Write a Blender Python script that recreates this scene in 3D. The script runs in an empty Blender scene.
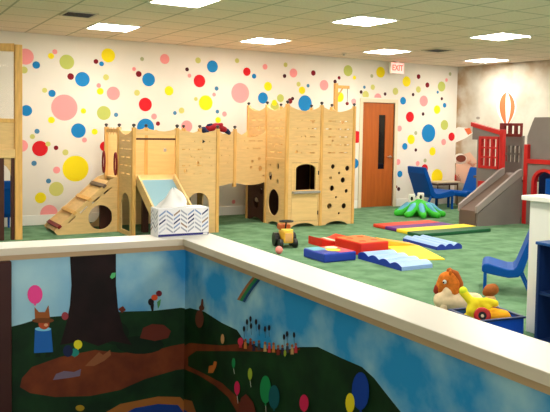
import bpy, bmesh, math, random
from math import sin, cos, pi, radians
from mathutils import Vector, Matrix
from mathutils.geometry import delaunay_2d_cdt
random.seed(7)
S = bpy.context.scene
COL = S.collection

# ------------------------------------------------------------------ camera
F, CY, PIT, ROL, YAW = 708.304, 163.165, .0492153, .01712218, .528136
ZC = 1.456
CEIL = 2.75
VB = 10.529          # back wall
RC = (10.36, VB)     # back right corner
cp, sp, cr, sr_, c_, s_ = cos(PIT), sin(PIT), cos(ROL), sin(ROL), cos(YAW), sin(YAW)
right = Vector((cr, sr_*sp, sr_*cp)); up = Vector((-sr_, cr*sp, cr*cp)); fwd = Vector((0, cp, -sp))
def rot(v): return Vector((v.x*c_+v.y*s_, -v.x*s_+v.y*c_, v.z))
right, up, fwd = rot(right), rot(up), rot(fwd)
cam = bpy.data.cameras.new('camera'); camo = bpy.data.objects.new('camera', cam); COL.objects.link(camo)
camo.matrix_world = Matrix(((right.x, up.x, -fwd.x, 0), (right.y, up.y, -fwd.y, 0), (right.z, up.z, -fwd.z, ZC), (0, 0, 0, 1)))
cam.sensor_fit = 'HORIZONTAL'; cam.sensor_width = 36; cam.lens = F/550*36
cam.shift_y = -(206-CY)/550; cam.clip_start = .05
S.camera = camo
EYE = Vector((0, 0, ZC))
def ray(x, y): return right*((x-275)/F)+up*((CY-y)/F)+fwd
def on_plane(x, y, p0, n):
    d = ray(x, y); return EYE+d*((Vector(p0)-EYE).dot(Vector(n))/d.dot(Vector(n)))

# ------------------------------------------------------------------ materials
def lin(c):
    out = []
    for v in c:
        v /= 255
        out.append(v/12.92 if v <= .04045 else ((v+.055)/1.055)**2.4)
    return (*out, 1)
MATS = {}
def mat(name, rgb, rough=.6, spec=.3, noise=0, scale=8, stretch=(1, 1, 1), bump=0, rgb2=None, emit=0, metal=0, alpha=1, trans=0, detail=3, lo=.35, hi=.65):
    if name in MATS: return MATS[name]
    m = bpy.data.materials.new(name); m.use_nodes = True
    nt = m.node_tree; b = nt.nodes['Principled BSDF']
    col = lin(rgb)
    b.inputs['Base Color'].default_value = col
    b.inputs['Roughness'].default_value = rough; b.inputs['Specular IOR Level'].default_value = spec
    b.inputs['Metallic'].default_value = metal; b.inputs['Alpha'].default_value = alpha
    b.inputs['Transmission Weight'].default_value = trans
    if emit:
        b.inputs['Emission Color'].default_value = col; b.inputs['Emission Strength'].default_value = emit
    if noise or rgb2 or bump:
        tc = nt.nodes.new('ShaderNodeTexCoord'); mp = nt.nodes.new('ShaderNodeMapping'); nz = nt.nodes.new('ShaderNodeTexNoise')
        mp.inputs['Scale'].default_value = stretch; nz.inputs['Scale'].default_value = scale; nz.inputs['Detail'].default_value = detail
        nt.links.new(tc.outputs['Object'], mp.inputs['Vector']); nt.links.new(mp.outputs['Vector'], nz.inputs['Vector'])
        if noise or rgb2:
            rp = nt.nodes.new('ShaderNodeValToRGB')
            rp.color_ramp.elements[0].position = lo; rp.color_ramp.elements[1].position = hi
            c2 = lin(rgb2) if rgb2 else tuple(min(1, v*(1+noise)) for v in col[:3])+(1,)
            c1 = col if rgb2 else tuple(v*(1-noise) for v in col[:3])+(1,)
            rp.color_ramp.elements[0].color = c1; rp.color_ramp.elements[1].color = c2
            nt.links.new(nz.outputs['Fac'], rp.inputs['Fac']); nt.links.new(rp.outputs['Color'], b.inputs['Base Color'])
        if bump:
            bp = nt.nodes.new('ShaderNodeBump'); bp.inputs['Strength'].default_value = bump; bp.inputs['Distance'].default_value = .01
            nt.links.new(nz.outputs['Fac'], bp.inputs['Height']); nt.links.new(bp.outputs['Normal'], b.inputs['Normal'])
    MATS[name] = m
    return m
M_wall = mat('white_paint', (226, 218, 205), .8, .2, noise=.03, scale=1.5)
M_floor = mat('green_carpet', (84, 118, 86), .95, .05, rgb2=(110, 143, 110), scale=5, detail=8, bump=.3)
M_wood = mat('birch_plywood', (218, 180, 122), .5, .3, noise=.06, scale=3, stretch=(2, 2, 14), bump=.02)
M_wood2 = mat('pale_plywood', (224, 186, 124), .5, .3, noise=.05, scale=3, stretch=(1, 1, 10))
M_post = mat('oak_post', (216, 166, 92), .5, .3, noise=.12, scale=4, stretch=(8, 8, 1))
M_dkwood_shade = mat('dark_wood_and_shade', (70, 34, 20), .6, .3, noise=.1, scale=5)  # real dark posts; also interior shade put into the colour of tower panels
M_door = mat('cherry_wood', (172, 88, 32), .4, .35, noise=.1, scale=3, stretch=(8, 8, .7))
M_frame = mat('cream_frame_paint', (222, 206, 176), .5)
M_white = mat('white_gloss_paint', (236, 232, 224), .45, .4)
M_capw = mat('white_laminate', (240, 236, 228), .35, .4)
M_capside = mat('cap_edge_beige', (214, 202, 184), .5)
M_mold = mat('cap_moulding_tan', (190, 160, 124), .5)
M_black = mat('black_plastic', (18, 18, 20), .4)
M_dark = mat('dark_metal', (38, 36, 34), .4, metal=.5)
M_red = mat('red_paint', (176, 22, 20), .4, .4)
M_grey = mat('grey_plastic', (116, 107, 102), .55, .3, noise=.05, scale=3)
M_greyl = mat('light_grey_plastic', (142, 132, 126), .5, .3)
M_greyd = mat('brown_grey_plastic', (98, 80, 70), .5, .3)
M_blue = mat('blue_chair_plastic', (0, 72, 150), .5, .15)
M_navy = mat('navy_laminate', (14, 40, 88), .45, .4)
M_bin = mat('blue_bin_plastic', (18, 76, 190), .35, .4)
M_steel = mat('steel', (170, 168, 160), .3, metal=1)
M_slide = mat('slide_blue_grey', (128, 164, 176), .35, .4)
M_light = mat('lamp_diffuser', (255, 249, 238), emit=15)
M_red2 = mat('dark_red_rubber', (120, 20, 24), .5)
M_glass = mat('clear_acrylic', (245, 235, 215), .03, .5, alpha=.12)

# ------------------------------------------------------------------ mesh building
class MB:
    def __init__(self, root=None):
        self.bm = bmesh.new()
        self.T = Matrix.Translation(-root.location) if root is not None else Matrix()
        self.mats = []
    def mi(self, m):
        if m not in self.mats: self.mats.append(m)
        return self.mats.index(m)
    def add(self, verts, faces, m, X=None, smooth=False):
        T = self.T @ X if X is not None else self.T
        vs = [self.bm.verts.new(T @ Vector(v)) for v in verts]
        k = self.mi(m)
        for f in faces:
            try:
                fc = self.bm.faces.new([vs[i] for i in f]); fc.material_index = k; fc.smooth = smooth
            except ValueError: pass
        return self
    def box(self, a, b, m, X=None, bev=0):
        x0, y0, z0 = a; x1, y1, z1 = b
        if bev <= 0:
            V = [(x0, y0, z0), (x1, y0, z0), (x1, y1, z0), (x0, y1, z0), (x0, y0, z1), (x1, y0, z1), (x1, y1, z1), (x0, y1, z1)]
            return self.add(V, [(0, 3, 2, 1), (4, 5, 6, 7), (0, 1, 5, 4), (1, 2, 6, 5), (2, 3, 7, 6), (3, 0, 4, 7)], m, X)
        t = bmesh.new(); bmesh.ops.create_cube(t, size=1)
        for v in t.verts: v.co = Vector(((x0+x1)/2+v.co.x*(x1-x0), (y0+y1)/2+v.co.y*(y1-y0), (z0+z1)/2+v.co.z*(z1-z0)))
        bmesh.ops.bevel(t, geom=t.edges[:], offset=bev, segments=2, profile=.5, affect='EDGES')
        return self.absorb(t, m, X)
    def absorb(self, t, m, X=None, smooth=False):
        t.verts.index_update()
        V = [v.co.copy() for v in t.verts]; Fc = [[v.index for v in f.verts] for f in t.faces]
        t.free(); return self.add(V, Fc, m, X, smooth)
    def cyl(self, p, q, r, m, r2=None, n=12, X=None, smooth=True):
        p, q = Vector(p), Vector(q); r2 = r if r2 is None else r2
        d = (q-p).normalized(); a = d.orthogonal().normalized(); b = d.cross(a)
        V = [p+(a*cos(2*pi*i/n)+b*sin(2*pi*i/n))*r for i in range(n)]+[q+(a*cos(2*pi*i/n)+b*sin(2*pi*i/n))*r2 for i in range(n)]
        self.add(V, [(i, (i+1) % n, n+(i+1) % n, n+i) for i in range(n)], m, X, smooth)
        return self.add(V, [tuple(range(n))[::-1], tuple(range(n, 2*n))], m, X)
    def ball(self, c, r, m, seg=16, X=None):
        r = (r, r, r) if not isinstance(r, (tuple, list)) else r
        t = bmesh.new(); bmesh.ops.create_uvsphere(t, u_segments=seg, v_segments=max(6, seg//2+2), radius=1)
        for v in t.verts: v.co = Vector((c[0]+v.co.x*r[0], c[1]+v.co.y*r[1], c[2]+v.co.z*r[2]))
        return self.absorb(t, m, X, True)
    def lathe(self, prof, m, X=None, n=20):
        V = []; Fc = []
        for (r, z) in prof:
            V += [(r*cos(2*pi*i/n), r*sin(2*pi*i/n), z) for i in range(n)]
        for k in range(len(prof)-1):
            for i in range(n): Fc.append((k*n+i, k*n+(i+1) % n, (k+1)*n+(i+1) % n, (k+1)*n+i))
        return self.add(V, Fc, m, X, True)
    def tube(self, pts, r, m, n=8, X=None):
        for a, b in zip(pts[:-1], pts[1:]): self.cyl(a, b, r, m, n=n, X=X)
        for p in pts[1:-1]: self.ball(p, r, m, 8, X)
        return self
    def plate(self, outline, holes, t, m, X=None):
        """outline and holes in local x,y; thickness t centred on local z"""
        vs = []; es = []
        for loop in [outline]+list(holes):
            k = len(vs); n = len(loop); vs += [Vector(p) for p in loop]; es += [(k+i, k+(i+1) % n) for i in range(n)]
        v2, e2, f2, *_ = delaunay_2d_cdt(vs, es, [], 0, 1e-6)
        def inside(p, loop):
            r = False; k = len(loop)
            for i in range(k):
                (x0, y0), (x1, y1) = loop[i], loop[(i+1) % k]
                if (y0 > p[1]) != (y1 > p[1]) and p[0] < (x1-x0)*(p[1]-y0)/(y1-y0)+x0: r = not r
            return r
        keep = []
        for f in f2:
            c = ((sum(v2[i].x for i in f))/len(f), (sum(v2[i].y for i in f))/len(f))
            if inside(c, outline) and not any(inside(c, h) for h in holes): keep.append(f)
        f2 = keep
        n = len(v2)
        V = [(v.x, v.y, t/2) for v in v2]+[(v.x, v.y, -t/2) for v in v2]
        Fc = [tuple(f) for f in f2]; cnt = {}
        for f in f2:
            for i in range(len(f)):
                e = (f[i], f[(i+1) % len(f)]); cnt[e] = 1
        bd = [e for e in cnt if (e[1], e[0]) not in cnt]
        Fc2 = [tuple(i+n for i in reversed(f)) for f in Fc]+[(e[1], e[0], e[0]+n, e[1]+n) for e in bd]
        return self.add(V, Fc+Fc2, m, X)
    def build(self, name, parent=None, loc=None):
        me = bpy.data.meshes.new(name); self.bm.normal_update()
        bmesh.ops.recalc_face_normals(self.bm, faces=self.bm.faces[:])
        self.bm.to_mesh(me); self.bm.free()
        for m in self.mats: me.materials.append(m)
        o = bpy.data.objects.new(name, me); COL.objects.link(o)
        if parent is not None: o.parent = parent
        if loc is not None: o.location = loc
        return o
def tag(o, label, cat, group=None):
    o['label'] = label; o['category'] = cat
    if group: o['group'] = group
    return o
def struct(o, label=None):
    o['kind'] = 'structure'
    if label: o['label'] = label
    return o
def thing(name, label, cat, loc, group=None, rz=0):
    o = bpy.data.objects.new(name, None); COL.objects.link(o); o.empty_display_size = .1
    o.location = loc; o.rotation_euler = (0, 0, rz); return tag(o, label, cat, group)
def clone(o, parent=None):
    c = o.copy(); COL.objects.link(c); c.parent = parent
    for ch in [x for x in bpy.data.objects if x.parent == o]: clone(ch, c)
    return c
def frame(p0, p1, flip=False):
    """local x from p0 to p1 (horizontal), y up, z = normal"""
    p0 = Vector(p0); x = (Vector(p1)-p0); x.z = 0; L = x.length; x.normalize(); y = Vector((0, 0, 1)); z = x.cross(y)
    return Matrix(((x.x, y.x, z.x, p0.x), (x.y, y.y, z.y, p0.y), (x.z, y.z, z.z, p0.z), (0, 0, 0, 1))), L
def ell(cx, cy, rx, ry=None, n=18, a0=0):
    ry = rx if ry is None else ry
    return [(cx+rx*cos(2*pi*i/n+a0), cy+ry*sin(2*pi*i/n+a0)) for i in range(n)]
def rect(x0, y0, x1, y1): return [(x0, y0), (x1, y0), (x1, y1), (x0, y1)]
def blob(name, chains, m, parent=None, voxel=.008, root=None):
    """soft body: chains of (point, radius) fused into one surface"""
    b = MB(root)
    for ch in chains:
        for (p, r) in ch: b.ball(p, r, m, 14)
        for (p, r), (q, r2) in zip(ch[:-1], ch[1:]):
            if isinstance(r, (tuple, list)) or isinstance(r2, (tuple, list)): continue
            b.cyl(p, q, r, m, r2, 14)
    o = b.build(name, parent)
    md = o.modifiers.new('fuse', 'REMESH'); md.mode = 'VOXEL'; md.voxel_size = voxel; md.use_smooth_shade = True
    sm = o.modifiers.new('soft', 'SMOOTH'); sm.iterations = 4
    return o

# ------------------------------------------------------------------ the room
struct(MB().box((-3, -2.5, -.1), (12.5, VB+.12, 0), M_floor).build('floor'), 'green carpet')
# ceiling: tile grid follows the lamp grid
SX, SY = 2.297, 2.395
LX, LY = 2.867, 9.206
TX, TY = SX/4, SY/4
def ceiling_mat():
    m = mat('ceiling_tile', (196, 182, 150), .9, .1)
    nt = m.node_tree; b = nt.nodes['Principled BSDF']
    tc = nt.nodes.new('ShaderNodeTexCoord'); sx = nt.nodes.new('ShaderNodeSeparateXYZ'); nt.links.new(tc.outputs['Object'], sx.inputs[0])
    def line(out, off, per):
        a = nt.nodes.new('ShaderNodeMath'); a.operation = 'SUBTRACT'; a.inputs[1].default_value = off; nt.links.new(out, a.inputs[0])
        w = nt.nodes.new('ShaderNodeMath'); w.operation = 'WRAP'; w.inputs[1].default_value = per/2; w.inputs[2].default_value = -per/2; nt.links.new(a.outputs[0], w.inputs[0])
        ab = nt.nodes.new('ShaderNodeMath'); ab.operation = 'ABSOLUTE'; nt.links.new(w.outputs[0], ab.inputs[0])
        l = nt.nodes.new('ShaderNodeMath'); l.operation = 'LESS_THAN'; l.inputs[1].default_value = .013; nt.links.new(ab.outputs[0], l.inputs[0])
        return l.outputs[0]
    mx = nt.nodes.new('ShaderNodeMath'); mx.operation = 'MAXIMUM'
    nt.links.new(line(sx.outputs[0], LX+TX/2, TX), mx.inputs[0]); nt.links.new(line(sx.outputs[1], LY+TY/2, TY), mx.inputs[1])
    nz = nt.nodes.new('ShaderNodeTexNoise'); nz.inputs['Scale'].default_value = 40; nz.inputs['Detail'].default_value = 4
    nt.links.new(tc.outputs['Object'], nz.inputs['Vector'])
    rp = nt.nodes.new('ShaderNodeValToRGB'); rp.color_ramp.elements[0].color = lin((228, 208, 190)); rp.color_ramp.elements[1].color = lin((238, 224, 206))
    rp.color_ramp.elements[0].position = .3; rp.color_ramp.elements[1].position = .7
    nt.links.new(nz.outputs['Fac'], rp.inputs['Fac'])
    mix = nt.nodes.new('ShaderNodeMix'); mix.data_type = 'RGBA'
    nt.links.new(mx.outputs[0], mix.inputs['Factor']); nt.links.new(rp.outputs['Color'], mix.inputs['A']); mix.inputs['B'].default_value = lin((186, 174, 152))
    nt.links.new(mix.outputs['Result'], b.inputs['Base Color'])
    return m
struct(MB().box((-3, -2.5, CEIL), (12.5, VB+.12, CEIL+.1), ceiling_mat()).build('ceiling'))

# door position in the back wall
DX0, DX1, DH = 8.0, 8.76, 1.97
wb = MB()
wb.plate([(-3, 0), (DX0, 0), (DX0, DH), (DX1, DH), (DX1, 0), (RC[0], 0), (RC[0], CEIL), (-3, CEIL)], [], .1, M_wall, Matrix.Translation((0, VB+.05, 0)) @ Matrix.Rotation(pi/2, 4, 'X'))
wall_back = struct(wb.build('wall_back'), 'white wall covered with coloured dots')
bb = MB()
for x0, x1 in ((-3, DX0-.08), (DX1+.08, RC[0])):
    bb.box((x0, VB-.018, 0), (x1, VB, .145), M_white, bev=.004)
struct(bb.build('baseboard_back'))
# right wall with the mural, slightly out of square
P1 = Vector((10.66, 8.0, 0)); RD = Vector((.17, -2.13, 0)).normalized()
RA = Vector((RC[0], VB, 0)); RB = RA+RD*9
def stain_mat():
    m = mat('mural_wash', (222, 214, 198), .85, .1)
    nt = m.node_tree; b = nt.nodes['Principled BSDF']
    tc = nt.nodes.new('ShaderNodeTexCoord')
    n1 = nt.nodes.new('ShaderNodeTexNoise'); n1.inputs['Scale'].default_value = 1.3; n1.inputs['Detail'].default_value = 6
    n2 = nt.nodes.new('ShaderNodeTexNoise'); n2.inputs['Scale'].default_value = 3.2; n2.inputs['Detail'].default_value = 5
    nt.links.new(tc.outputs['Object'], n1.inputs['Vector']); nt.links.new(tc.outputs['Object'], n2.inputs['Vector'])
    r1 = nt.nodes.new('ShaderNodeValToRGB'); r1.color_ramp.elements[0].color = lin((178, 170, 154)); r1.color_ramp.elements[1].color = lin((206, 200, 186))
    r1.color_ramp.elements[0].position = .35; r1.color_ramp.elements[1].position = .55
    nt.links.new(n1.outputs['Fac'], r1.inputs['Fac'])
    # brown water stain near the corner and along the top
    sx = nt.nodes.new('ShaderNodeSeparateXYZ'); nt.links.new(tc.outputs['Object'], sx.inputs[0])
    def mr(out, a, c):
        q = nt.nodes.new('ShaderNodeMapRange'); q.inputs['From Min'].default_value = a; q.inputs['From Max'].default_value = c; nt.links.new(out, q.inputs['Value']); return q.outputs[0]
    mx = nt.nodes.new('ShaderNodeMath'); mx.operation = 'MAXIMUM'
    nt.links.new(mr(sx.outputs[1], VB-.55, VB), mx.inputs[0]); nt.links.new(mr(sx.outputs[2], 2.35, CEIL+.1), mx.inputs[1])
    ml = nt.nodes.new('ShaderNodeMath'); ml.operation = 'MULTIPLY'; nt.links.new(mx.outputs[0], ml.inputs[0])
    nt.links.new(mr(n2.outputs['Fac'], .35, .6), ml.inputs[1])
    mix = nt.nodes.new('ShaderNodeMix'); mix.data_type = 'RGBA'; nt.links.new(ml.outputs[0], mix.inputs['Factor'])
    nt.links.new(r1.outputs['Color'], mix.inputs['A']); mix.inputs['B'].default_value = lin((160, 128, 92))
    nt.links.new(mix.outputs['Result'], b.inputs['Base Color']); return m
X, L = frame(RA, RB)
wall_right = struct(MB().plate(rect(0, 0, 9, CEIL), [], .1, stain_mat(), X @ Matrix.Translation((0, 0, -.05))).build('wall_right'), 'wall with a washed landscape mural')
# check side of the plate: room lies at smaller x, so shift to keep the face on the line
struct(MB().box((-3.1, -2.5, 0), (-3, VB+.1, CEIL), M_wall).build('wall_left'))

# ---- dots on the back wall
DC = dict(r=(206, 24, 34), d=(124, 16, 30), k=(70, 24, 34), b=(24, 124, 186), s=(74, 128, 164), y=(238, 214, 22), o=(200, 196, 110), l=(182, 188, 96), p=(240, 150, 150), g=(170, 172, 130))
DN = dict(r='red', d='dark red', k='maroon', b='blue', s='slate blue', y='yellow', o='pale olive', l='lime green', p='pink', g='grey green')
DM = {k: mat('dot_'+DN[k].replace(' ', '_'), v, .7, .2) for k, v in DC.items()}
DOTS = """p 25.5 56.6 8;b 36.2 65 3.7;o 24 70 3.5;p 54.8 51.8 2.5;y 51 56 3;l 66.8 62 7.3;d 70.6 76.5 3.3;b 82.4 79.3 7.3;d 95.9 61.5 2.4;b 101.5 63.8 2.4;y 108.2 55.4 7;o 106 77.3 3;
p 98.7 85.5 2.3;y 100.2 91.3 3.4;p 113.3 93.4 6.7;o 44.6 90.3 2.5;b 52 93.4 3.6;p 64.4 107.6 13;p 134 69 2;d 138.7 74 3;g 142 59 2;p 164.7 59 5;b 148.6 79.6 6.7;o 137 92.8 3;y 169 90.8 4.7;r 145.3 104.5 6.8;
o 198 60.4 3;k 187 69.4 2;p 189.4 75.7 2;b 212.4 66.5 6;r 199.4 81 6.3;s 216.5 88.5 2.2;p 214 94.6 2;o 195.8 99 2;y 205.7 102.8 7.5;o 237 60.7 2.4;r 246.8 71.7 4.2;b 254 76.2 2.5;p 265 66.8 2.8;p 240.2 93 10;
y 268 86.4 4.5;b 262.9 98 5.7;o 285.5 64.8 2.3;k 284.5 76 2;p 293.4 73 4.5;d 313.3 73 2.7;o 298.5 84.2 2.4;s 308 85.7 1.8;y 302 90.3 3.8;l 280.4 98.2 4;y 274.3 102.8 3;d 290 101 2.8;k 292.5 98.6 1.8;b 305 103.3 8;
p 324 85.2 5.2;l 348 70.7 5.5;d 339 77.8 1.8;k 335 81.6 2;y 339.6 97 5;y 354.4 77.6 2;y 380.6 72.2 5.5;g 371.7 76 1.8;o 372.7 87.2 2.7;s 364.3 87.2 1.6;k 361 92 1.8;o 365.6 94.9 4;k 385 94 1.7;
o 395.4 91.3 3.6;p 353.6 101.5 3;y 406.5 81.5 5.2;d 418.5 76.6 2.4;d 427.3 85 2.6;o 418.3 89.5 3.2;l 441.5 86.5 5;p 446.4 80 1.8;g 450 74 1.8;k 413 94.6 1.7;b 403 100.8 3.8;p 423.7 101 5.4;s 437.6 92.2 1.5;k 441.7 98.7 1.6;
b 444.5 105.3 2.4;y 437 109.6 4.3;r 409.9 116.9 5.2;k 423 114 1.8;b 428.5 133.2 9;l 444.4 125 5;y 411 139.4 4.8;b 404.8 146.4 3.4;p 443.6 142 3.2;r 451.5 136.7 4.2;y 432.4 151.4 4.2;p 399.4 128.5 3;g 415.7 133 2;
k 415.7 150 1.7;g 425 160.5 2;r 424.6 168.5 4.3;b 399.8 174 3.3;y 437 176.5 7.5;p 398 162 3;p 417.6 163.5 2.5;r 356.7 137 6;b 354.6 163.5 5;b 26.4 110.6 5.5;y 51.4 120 3.3;y 83.4 111 2.7;l 103.8 113 7;s 116 114.8 2.2;
b 78.4 130.6 7.3;y 94.6 131.7 3;p 84.4 140 2.5;r 40 148.5 7.7;d 56 147.8 2.3;s 37 131.3 2.5;o 32.4 136.6 2.5;o 48 144 2.5;o 65.4 152.4 3;y 75.6 168.6 13;p 56.6 170 3.5;s 34 163.3 2.6;s 48.5 181 2.5;o 56.3 189 7.2;
y 40.5 197.8 5.5;p 21.8 145.7 6;r 104.8 146.4 5;b 145.6 127.5 9;p 186.7 126.4 6;d 157.9 123.6 2.2;p 154 116.5 3;o 181.5 110.5 3;s 174.8 113 2;s 217.3 111.6 2;p 224.4 114 2.6;y 218 120 3;l 274.6 106.4 5;p 233.5 201.8 2;k 398.6 189 2;d 396.2 186.8 1.5"""
dl = []
for t in DOTS.replace('\n', '').split(';'):
    k, x, y, r = t.split(); x, y, r = float(x), float(y), float(r)
    P = on_plane(x, y, (0, VB, 0), (0, 1, 0)); D = (P-EYE).dot(fwd)
    dl.append((r*D/F, k, P.x, P.z))
dl.append((.125, 'p', on_plane(49, 214, (0, VB, 0), (0, 1, 0)).x, .16))          # half dots resting on trim
dl.append((.085, 'p', on_plane(377.8, 98, (0, VB, 0), (0, 1, 0)).x, DH+.085))
dl.sort(reverse=True)
rest = MB()
def half(c, r, z0):
    pts = [p for p in ell(c[0], c[1], r, n=36)]
    return [(x, max(z, z0)) for x, z in pts]
WX = Matrix.Translation((0, VB-.001, 0)) @ Matrix.Rotation(pi/2, 4, 'X')
for i, (r, k, x, z) in enumerate(dl):
    z0 = .147 if z < .3 else (DH+.09 if (z-r < DH+.09 and z > DH and DX0-.05 < x < DX1+.05) else -1)
    b = rest if i >= 99 else MB()
    pts = half((x, z), r, z0)
    pts = [p for j, p in enumerate(pts) if p != pts[j-1]]
    b.add([(a, VB-.0015-.00001*i, c) for a, c in pts], [tuple(range(len(pts)))], DM[k])
    if i < 99:
        o = b.build('painted_dot', wall_back); o['label'] = DN[k]+' dot'
o = rest.build('painted_dot', wall_back); o['kind'] = 'stuff'; o['label'] = 'smallest dots on the wall'

# ---- door
d = bpy.data.objects.new('door_1', None); COL.objects.link(d); d.location = (DX0, VB, 0); struct(d, 'wooden door with a narrow dark vision panel')
b = MB(d)
b.box((DX0-.07, VB-.02, 0), (DX0, VB+.1, DH), M_frame, bev=.004); b.box((DX1, VB-.02, 0), (DX1+.07, VB+.1, DH), M_frame, bev=.004); b.box((DX0-.07, VB-.02, DH), (DX1+.07, VB+.1, DH+.07), M_frame, bev=.004)
b.build('door_frame', d)
MB(d).plate(rect(DX0+.004, .01, DX1-.004, DH-.004), [rect(DX0+.40, .72, DX0+.56, 1.74)], .045, M_door, Matrix.Translation((0, VB+.04, 0)) @ Matrix.Rotation(pi/2, 4, 'X')).build('door_leaf', d)
MB(d).box((DX0+.40, VB+.035, .72), (DX0+.56, VB+.045, 1.74), mat('dark_wired_glass', (22, 16, 14), .1, .5)).build('vision_panel', d)
b = MB(d); hx = DX1-.07
b.cyl((hx, VB+.018, .95), (hx, VB-.03, .95), .012, M_steel); b.cyl((hx, VB-.03, .95), (hx-.1, VB-.03, .95), .009, M_steel); b.cyl((hx, VB+.018, .95), (hx, VB+.012, .95), .03, M_steel)
b.build('door_handle', d)

# ---- ceiling lights
LN = {(0, 0): 'square white ceiling light over the left part of the dotted wall, beside a dark vent', (1, 0): 'square white ceiling light in the back row, over the wooden playhouse bridge', (2, 0): 'square white ceiling light just in front of the exit sign',
      (3, 0): 'square white ceiling light nearest the corner and the balloon mural', (0, 1): 'square white ceiling light cut off by the top edge of the photo', (1, 1): 'largest fully visible square ceiling light, in the middle of the front row', (2, 1): 'square white ceiling light of the front row, nearest the right side', }
GL = 'square ceiling lights'
for (i, j) in [(0, 0), (1, 0), (2, 0), (3, 0), (0, 1), (1, 1), (2, 1), (3, 1), (-1, 1), (-1, 2), (0, 2), (1, 2), (2, 2), (0, 3), (1, 3)]:  # unseen spots continue the grid; nearest row added to brighten the white cap
    x, y = LX+i*SX, LY-j*SY
    t = thing('ceiling_light', LN.get((i, j), 'square white ceiling light out of view, added along the lamp grid'), 'ceiling light', (x, y, CEIL), GL)
    hx, hy = TX/2, TY/2
    b = MB()
    for a, c in (((-hx, -hy), (hx, -hy+.02)), ((-hx, hy-.02), (hx, hy)), ((-hx, -hy+.02), (-hx+.02, hy-.02)), ((hx-.02, -hy+.02), (hx, hy-.02))):
        b.box((*a, -.012), (*c, 0), M_white)
    b.build('lamp_frame', t)
    MB().box((-hx+.02, -hy+.02, -.008), (hx-.02, hy-.02, 0), M_light).build('diffuser', t)
# ---- vents
def vent(x, y, lab):
    t = thing('air_vent', lab, 'air vent', (x, y, CEIL), 'ceiling vents')
    MB().box((-.16, -.16, -.006), (.16, .16, 0), mat('vent_dark', (24, 20, 16), .7)).build('duct_opening', t)
    b = MB()
    for k in range(6): b.box((-.155, -.15+k*.056, -.014), (.155, -.138+k*.056, -.004), M_dark)
    b.build('louvre', t)
    b = MB()
    for a, c in (((-.185, -.185), (.185, -.16)), ((-.185, .16), (.185, .185)), ((-.185, -.16), (-.16, .16)), ((.16, -.16), (.185, .16))): b.box((*a, -.012), (*c, 0), mat('vent_frame', (190, 178, 152), .5))
    b.build('vent_frame', t)
vent(2.2, 8.38, 'dark square ceiling vent at the left, beside the leftmost light')
vent(7.97, 8.56, 'dark square ceiling vent at the right, between two lights near the exit sign')
for x, y, lab in ((531, 35, 'small ceiling sprinkler head beside the rightmost front light'), (344, 53, 'small ceiling sprinkler head near the dotted wall, left of the exit sign')):
    P = on_plane(x, y, (0, 0, CEIL), (0, 0, 1))
    t = thing('sprinkler_head', lab, 'sprinkler', P, 'ceiling sprinklers')
    MB().cyl((0, 0, 0), (0, 0, -.012), .04, M_capside).build('escutcheon', t); MB().cyl((0, 0, -.01), (0, 0, -.04), .012, M_steel).cyl((0, 0, -.04), (0, 0, -.044), .022, M_steel).build('nozzle', t)
# ---- exit sign
t = thing('exit_sign', 'lit white exit sign with red letters above the door', 'exit sign', (8.635, 10.36, CEIL))
M_exit = mat('exit_panel_lit', (255, 150, 138), emit=.75); M_exl = mat('exit_letters_lit', (240, 50, 30), emit=1.0)
b = MB(); b.box((-.16, -.03, -.24), (.16, .03, -.03), M_white, bev=.006); b.build('housing', t)
MB().box((-.145, -.033, -.225), (.145, -.029, -.045), M_exit).build('lit_panel', t)
MB().box((-.05, -.02, -.03), (.05, .02, 0), M_white).build('ceiling_mount', t)
cu = bpy.data.curves.new('exit', 'FONT'); cu.body = 'EXIT'; cu.size = .15; cu.align_x = 'CENTER'; cu.align_y = 'CENTER'; cu.extrude = .002; cu.offset = .003
tmp = bpy.data.objects.new('tmp', cu); COL.objects.link(tmp); dg = bpy.context.evaluated_depsgraph_get()
me = bpy.data.meshes.new_from_object(tmp.evaluated_get(dg)); bpy.data.objects.remove(tmp)
me.transform(Matrix.Translation((0, -.035, -.135)) @ Matrix.Rotation(pi/2, 4, 'X') @ Matrix.Scale(.85, 4, (1, 0, 0))); me.materials.clear(); me.materials.append(M_exl)
o = bpy.data.objects.new('lettering', me); COL.objects.link(o); o.parent = t

# ---- painted figures on the right wall
X, L = frame(RA, RB)
NR = X.to_3x3() @ Vector((0, 0, 1))
if NR.x > 0: NR = -NR
def onR(pts, off=.003): return [on_plane(x, y, RA+NR*off, NR) for x, y in pts]
def paintR(name, polys, lab=None):
    b = MB()
    for k, (pts, m) in enumerate(polys): b.add(onR(pts, .003+.0004*k), [tuple(range(len(pts)))], m)
    o = b.build(name, wall_right)
    if lab: o['label'] = lab
pa = lambda n, c: mat('paint_'+n, c, .8, .15)
pw, po, pr, pk, pg = pa('white', (244, 238, 228)), pa('orange', (226, 112, 70)), pa('mural_red', (190, 50, 40)), pa('peach', (226, 180, 156)), pa('mural_grey', (150, 140, 130))
def bal(x, w):  # gore edge at fraction w
    return [(506.5+w*9.8*sin(pi*min(1, max(0, tt))**.8)**.75, 92+tt*34) for tt in [i/14 for i in range(15)]]
def gore(w0, w1): return bal(0, w0)+bal(0, w1)[::-1][1:-1]
paintR('painted_balloon', [(gore(-1, 1), pw), (gore(-.72, -.1), po), (gore(.42, .85), po)], 'orange and white hot air balloon')
paintR('painted_parachute', [([(449, 145), (450, 133), (458, 127), (468, 128), (473, 133), (466, 138), (457, 142)], pw), ([(449, 142), (449.5, 132), (452, 133), (452.5, 141)], pr), ([(464, 128.5), (470, 128), (472, 133), (468, 135)], po)], 'white and red parachute')
paintR('painted_landscape', [([(456, 157), (470, 152), (480, 165), (480, 186), (456, 182)], pk)], 'peach coloured field')
paintR('painted_basket', [(ell(460, 159, 7, 5.5), pw), (ell(461, 158.5, 5, 3.6), pa('brown', (120, 60, 44)))])
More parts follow.
